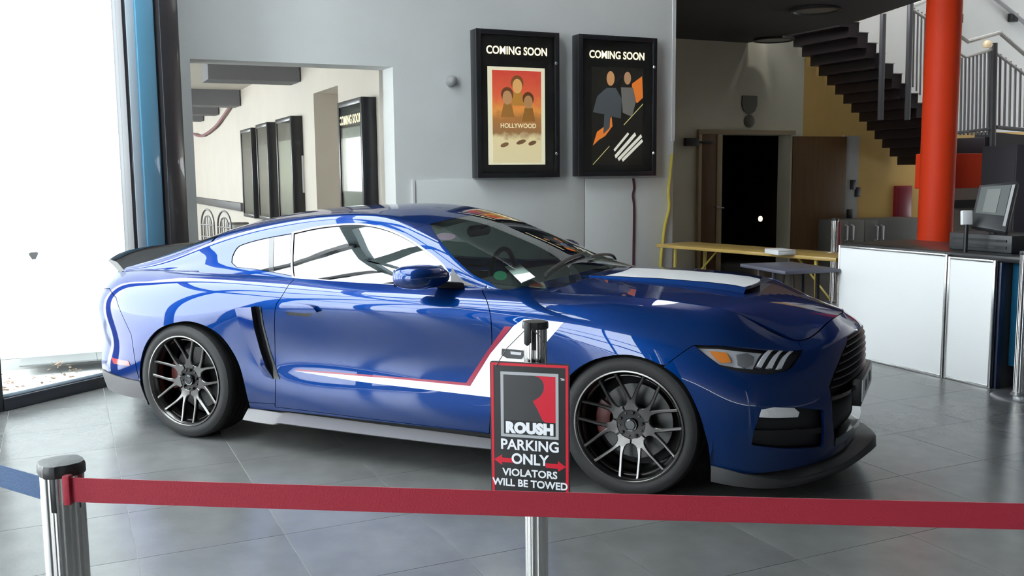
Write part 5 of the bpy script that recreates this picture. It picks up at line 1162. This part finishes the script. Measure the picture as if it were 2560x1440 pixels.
m = MB(); zq = float(min(v.co[2] for v in cr_.data.vertices)); m.tube([(q[0], q[1], ZCT), (q[0], q[1], zq + .02)], .015, 8); m.build('stand', BLACKP, cr_)
tag(settle(cr_), 'small white card reader beside the till screen', 'card reader')
# dark cupboard at the right edge behind the till
q = sp_(2556, 470, 8.4); m = MB(); m.box(-.22, .5, -.3, .3, 0, 1.75); m.box(-.225, -.22, -.28, .28, .9, 1.7); o = m.build('locker', mat('locker_dark', (.025, .022, .028), rough=.5), bevel=.01); o.location = (q[0], q[1], 0); o.rotation_euler = (0, 0, -YAW); tag(o, 'tall dark cupboard at the right edge behind the till', 'cupboard')

# ---- tables
YEL = mat('yellow_bench_wood', (.50, .33, .09), rough=.4, var=.12, scale=3., stretch=(1, 8, 8), coat=.3)
YST = mat('yellow_steel', (.50, .38, .06), rough=.4)
DLEG = mat('dark_leg', (.03, .025, .03), rough=.5)
def table(name, corner, ex, ey, L_, w_, zt, th, topm, legm, lab, edge=None):
    root = empty(name, corner + ex * L_ / 2 + ey * w_ / 2); tag(root, lab, 'table'); root.rotation_euler = (0, 0, math.atan2(ex[1], ex[0])); sgn = 1 if np.cross(ex, ey)[2] > 0 else -1
    m = MB(); m.box(-L_ / 2, L_ / 2, -w_ / 2, w_ / 2, zt - th, zt); m.build('tabletop', topm, root, bevel=.006)
    for x in (-L_ / 2 + .25, L_ / 2 - .25):
        for y in (-w_ / 2 + .05, w_ / 2 - .05):
            m = MB(); m.tube([(x, y, zt - th), (x * 1.02, y, 0)], .018, 8); m.build('leg', legm, root)
        m = MB(); m.tube([(x * 1.01, -w_ / 2 + .05, .25), (x * 1.01, w_ / 2 - .05, .25)], .012, 8); m.build('cross_bar', legm, root)
        m = MB(); m.tube([(x, 0, zt * .45), (x * .55, 0, zt - th)], .010, 6); m.build('brace', legm, root)
    return root
pa = on(1640, 610, E3, .77); pb = on(2090, 645, E3, .77); ex = (pb - pa); L1 = np.linalg.norm(ex); ex /= L1; ey = np.cross(E3, ex); pa[2] = 0
if (ey @ FWD) < 0: ey = -ey
table('bench_table', pa, ex, ey, L1, .55, .77, .035, YEL, YST, 'long yellow wooden folding table in the dark recess')
pa = on(1963, 678, E3, .73); pb = on(2122, 675, E3, .73); pc = on(1850, 659, E3, .73); ex = pc - pa; Lb = np.linalg.norm(ex); ex /= Lb; ey = np.cross(E3, ex); 
if ey @ (pb - pa) < 0: ey = -ey
wB = float(ey @ (pb - pa)); pa[2] = 0
table('folding_table', pa, ex, ey, Lb, wB, .73, .03, mat('slate_top', (.11, .11, .15), rough=.35), DLEG, 'small slate blue folding table in front of the yellow one')
q = on(1958, 638, E3, .77); m = MB(); m.box(-.13, .13, -.09, .09, 0, .035); m.box(-.13, .13, -.09, .09, .036, .045); o = m.build('paper_stack', mat('paper', (.8, .8, .8)), bevel=.003); o.location = (q[0] - .05, q[1] + .12, .771); o.rotation_euler = (0, 0, -.9); tag(o, 'flat pale stack of papers lying on the yellow table', 'papers')

# ---- belt posts
CAPM = mat('post_cap_black', (.035, .035, .037), rough=.4, bump=.2, bscale=60)
def stanchion(p, rz, lab, base=True, H=1.0):
    root = empty('barrier_post', (p[0], p[1], 0), rz); tag(root, lab, 'barrier post', 'steel belt posts')
    n = 96; ring = []
    for k in range(n):
        a = 2 * math.pi * k / n; d = ((a + math.pi / 4) % (math.pi / 2)) - math.pi / 4
        r = .040 - (.009 if abs(d) < .16 else (.0025 if abs(d) < .22 else 0)) - .0012 * (math.cos(16 * a) > .5)
        ring.append((r * math.cos(a), r * math.sin(a)))
    m = MB(); m.loft([[(x, y, z) for x, y in ring] for z in (.012, H - .02)]); m.build('post', STEEL, root, smooth=.35)
    m = MB(); cap = [(1.07 * .040 * (1 + (.06 if abs(((2 * math.pi * k / 48 + math.pi / 4) % (math.pi / 2)) - math.pi / 4) < .3 else -.02)) * math.cos(2 * math.pi * k / 48), 1.07 * .040 * (1 + (.06 if abs(((2 * math.pi * k / 48 + math.pi / 4) % (math.pi / 2)) - math.pi / 4) < .3 else -.02)) * math.sin(2 * math.pi * k / 48)) for k in range(48)]
    m.loft([[(x * s, y * s, z) for x, y in cap] for s, z in ((.97, H - .024), (1, H - .021), (1, H - .006), (.95, H), (.5, H + .002))]); m.build('cap', CAPM, root, smooth=.5)
    m = MB(); m.lathe([(0, 0), (.18, 0), (.18, .006), (.165, .013), (.06, .02), (.045, .04), (0, .04)], n=48); m.build('base_plate', mat('post_base', (.32, .32, .33), rough=.3, metal=.8), root, smooth=.5)
    for k in range(4):
        a = k * math.pi / 2; m = MB(); m.hexa([(math.cos(a) * r - math.sin(a) * t, math.sin(a) * r + math.cos(a) * t, z) for z in (H - .095, H - .024) for r, t in ((.024, -.006), (.0335, -.006), (.0335, .006), (.024, .006))]); m.build('belt_slot', BLACKP, root, bevel=.002)
    return root
P1 = on(152, 1152, E3, 1.0); P2 = on(1338, 803, E3, 1.05); P3 = on(2548, 993, E3, 0); P4 = on(2088, 546, E3, 1.0)
BZ = .957
pr = on(2560, 1287, E3, BZ - .024); dr = pr - P1; dr[2] = 0; dr /= np.linalg.norm(dr); rz1 = math.atan2(dr[1], dr[0])
stanchion(P1, rz1, 'brushed steel belt post nearest the viewer joining blue and red belts')
stanchion(P2, .3, 'steel belt post carrying the parking sign by the car', H=1.05)
stanchion(P3, .2, 'steel belt post cut by the right frame edge near the whiteboards')
stanchion(P4, .5, 'far steel belt post beyond the slate blue table')
P5 = P1 + dr * 2.75; stanchion(P5, rz1, 'steel belt post holding the far end of the red belt')
REDB = mat('red_belt', (.40, .012, .035), rough=.65, bump=.25, bscale=260, sheen=.2)
BLUB = mat('blue_belt', (.012, .055, .15), rough=.65, bump=.25, bscale=260)
def belt(p, q, m_, lab, sag=.006, z=BZ, z2=BZ):
    p = np.array(p, float); q = np.array(q, float); p[2] = q[2] = 0; d = (q - p) / np.linalg.norm(q - p); n = np.cross(E3, d); N = 24; rings = []
    for k in range(N + 1):
        t = k / N; c = p + (q - p) * t; zz_ = z + (z2 - z) * t - sag * 4 * t * (1 - t)
        rings.append([c + n * s * .0008 + E3 * (zz_ + dz_) for s, dz_ in ((-1, -.049), (1, -.049), (1, -.001), (-1, -.001))])
    m = MB(); m.loft(rings); root = m.build('barrier_belt', m_, smooth=None); tag(root, lab, 'belt')
    for e, s, z in ((p, 1, z), (q, -1, z2)):
        m = MB(); c = e + d * s * .006; m.hexa([c + d * x + n * y + E3 * (z + zz2) for zz2 in (-.054, .004) for x, y in ((-.006, -.008), (.008, -.008), (.008, .008), (-.006, .008))]); m.build('belt_clip', BLACKP if 0 else m_, root, bevel=.002)
    return settle(root)
belt(P1 + dr * .022 - np.array([FWD[0], FWD[1], 0]) * .036, P5 - dr * .044, REDB, 'dark red belt stretched across in front of the car', .006, .9795, .957)
pl_ = on(0, 1160, E3, BZ); db = pl_ - P1; db[2] = 0; db /= np.linalg.norm(db)
P6 = P1 + db * 1.9; stanchion(P6, math.atan2(db[1], db[0]), 'steel belt post holding the far end of the blue belt')
belt(P1 + db * .044, P6 - db * .044, BLUB, 'blue belt leading out to the left from the near post', .003, BZ, BZ)
REDS = mat('red_retracted_belt', (.25, .02, .04), rough=.6)
for pp, s in ((P4, 1),):
    m = MB(); a = pp + RGT * .050; m.hexa([a + RGT * x + E2 * 0 + np.array([0, y, z]) for z in (.0 - 1.0 + .30, -.04) for x, y in ((0, -.02), (.018, -.02), (.018, .02), (0, .02))]); o = m.build('hanging_belt', REDS); tag(settle(o), 'dark red belt end hanging down the far belt post', 'belt')

# ---- parking sign on the second post
sx_ = np.array([math.sin(math.radians(81)), math.cos(math.radians(81)), 0]); sz_ = E3; sn = np.cross(sx_, sz_)
if sn @ (CAM - P2) < 0: sn = -sn
sd_ = P2 + sn * .062
kS = sd_ @ sn
tl = on(1225, 900, sn, kS); tr = on(1424, 913, sn, kS); bl_ = on(1222, 1222, sn, kS)
SW = float((tr - tl) @ sx_); SH = float(tl[2] - bl_[2]) + .022
sgn_ = empty('parking_sign', (tl + tr) / 2 - E3 * SH); sgn_.rotation_euler = (0, 0, math.atan2(sx_[1], sx_[0])); tag(sgn_, 'black and red ROUSH parking only sign hung on the belt post', 'sign')
SB = mat('sign_black', (.012, .012, .013), rough=.3); SR = mat('sign_red', (.62, .008, .03), rough=.35); SG = mat('sign_grey', (.42, .43, .45), rough=.35); SWH = mat('sign_white', (.85, .86, .9), rough=.35); SDK = mat('sign_charcoal', (.035, .036, .038), rough=.35)
def rect(x0, x1, z0, z1, name, m_, y=-.003, th=.001, par=None, r=0.):
    m = MB()
    if r:
        pts = []
        for cx, cz, a0 in ((x1 - r, z1 - r, 0), (x0 + r, z1 - r, 90), (x0 + r, z0 + r, 180), (x1 - r, z0 + r, 270)): pts += [(cx + r * math.cos(math.radians(a0 + t)), y, cz + r * math.sin(math.radians(a0 + t))) for t in (0, 30, 60, 90)]
        m.prism(pts, (0, -th, 0))
    else: m.box(x0, x1, y - th, y, z0, z1)
    return m.build(name, m_, par or sgn_)
hw = SW / 2
rect(-hw, hw, 0, SH, 'board', SB, y=.003, th=.006, r=.008)
for nm, x0, x1, z0, z1 in (('border', -hw + .004, hw - .004, SH - .013, SH - .004), ('border', -hw + .004, -hw + .013, .004, SH - .013), ('border', hw - .013, hw - .004, .004, SH - .013), ('border', -hw + .004, hw - .004, .004, .012)): rect(x0, x1, z0, z1, nm, SR)
# proportions read off the sign: u from left, v from top
U = lambda u: -hw + u * SW
SH0 = SH - .024
V = lambda v: SH - v * SH0
l0, l1, t0_, t1_ = .135, .865, .075, .575
for a0_, a1_, b0_, b1_ in ((l0, l1, t0_, t0_ + .022), (l0, l1, t1_ - .022, t1_), (l0, l0 + .037, t0_ + .022, t1_ - .022), (l1 - .037, l1, t0_ + .022, t1_ - .022)):
    rect(U(a0_), U(a1_), V(b1_), V(b0_), 'logo_frame', SG)
rect(U(l0 + .037), U(l1 - .037), V(t1_ - .13), V(t0_ + .022), 'logo_field', SDK, y=-.003, th=.0006)
rd = [(.56, .098), (.62, .106), (.665, .13), (.685, .165), (.68, .21), (.64, .25), (.585, .275), (.545, .292), (.60, .35), (.66, .43), (.70, .448), (.828, .448), (.828, .098)]
m = MB(); m.prism([(U(a), -.0036, V(b)) for a, b in rd], (0, -.0006, 0)); m.build('logo_mark', SR, sgn_, smooth=None)
m = MB(); m.prism([(U(a), -.0036, V(b)) for a, b in [(.19, .44), (.19, .13), (.25, .13), (.255, .20), (.32, .30), (.315, .44)]], (0, -.0004, 0)); 
def stext(s, size, u, v, fat=.002, sx=1., col=SWH, al='CENTER'): return text(s, 'lettering', col, size, frame((U(u), -.0044, V(v)), (1, 0, 0), (0, 0, 1), (0, -1, 0)), sgn_, al, fat=fat, sx=sx)
stext('ROUSH', .048, .50, .505, .0036, 1.0)
stext('PARKING', .050, .50, .637, .0012, .98)
stext('ONLY', .050, .50, .745, .0014, .96)
stext('VIOLATORS', .035, .50, .852, .0009, 1.03)
stext('WILL BE TOWED', .035, .50, .933, .0009, .99)
stext('TM', .010, .915, .115, .0002)
for sg in (-1, 1):
    m = MB(); q = [(.20, -.022), (.20, .022), (.355, .022), (.355, .052), (.455, 0), (.355, -.052), (.355, -.022)]
    m.prism([(sg * a * SW, -.003, V(.745 if sg < 0 else .765) - .006 + b * SW * 1.3) for a, b in (q if sg > 0 else q[::-1])], (0, -.001, 0)); m.build('arrow', SR, sgn_, smooth=None)
def loc_(px, py): p = on(px, py, sn, kS + .004); d = p - np.array(sgn_.location); return (float(d @ sx_), -.006, float(d[2]))
for pts in (((1240, 915), (1268, 870), (1312, 826)), ((1330, 822), (1352, 842), (1366, 872)), ((1362, 868), (1366, 912))):
    m = MB(); m.tube([loc_(*q) for q in pts], .0016, 6); m.build('wire', mat('dark_wire', (.05, .05, .05), rough=.5), sgn_)
x0, _, z1 = loc_(1310, 806); x1, _, z0 = loc_(1327, 866)
m = MB(); m.prism([(x0, .006, z0 + .008), (x0 + (x1 - x0) * .5, .006, z0), (x1, .006, z0 + .012), (x1, .006, z1), (x0, .006, z1)], (0, -.014, 0)); m.build('hanger_clip', BLACKP, sgn_, bevel=.002)
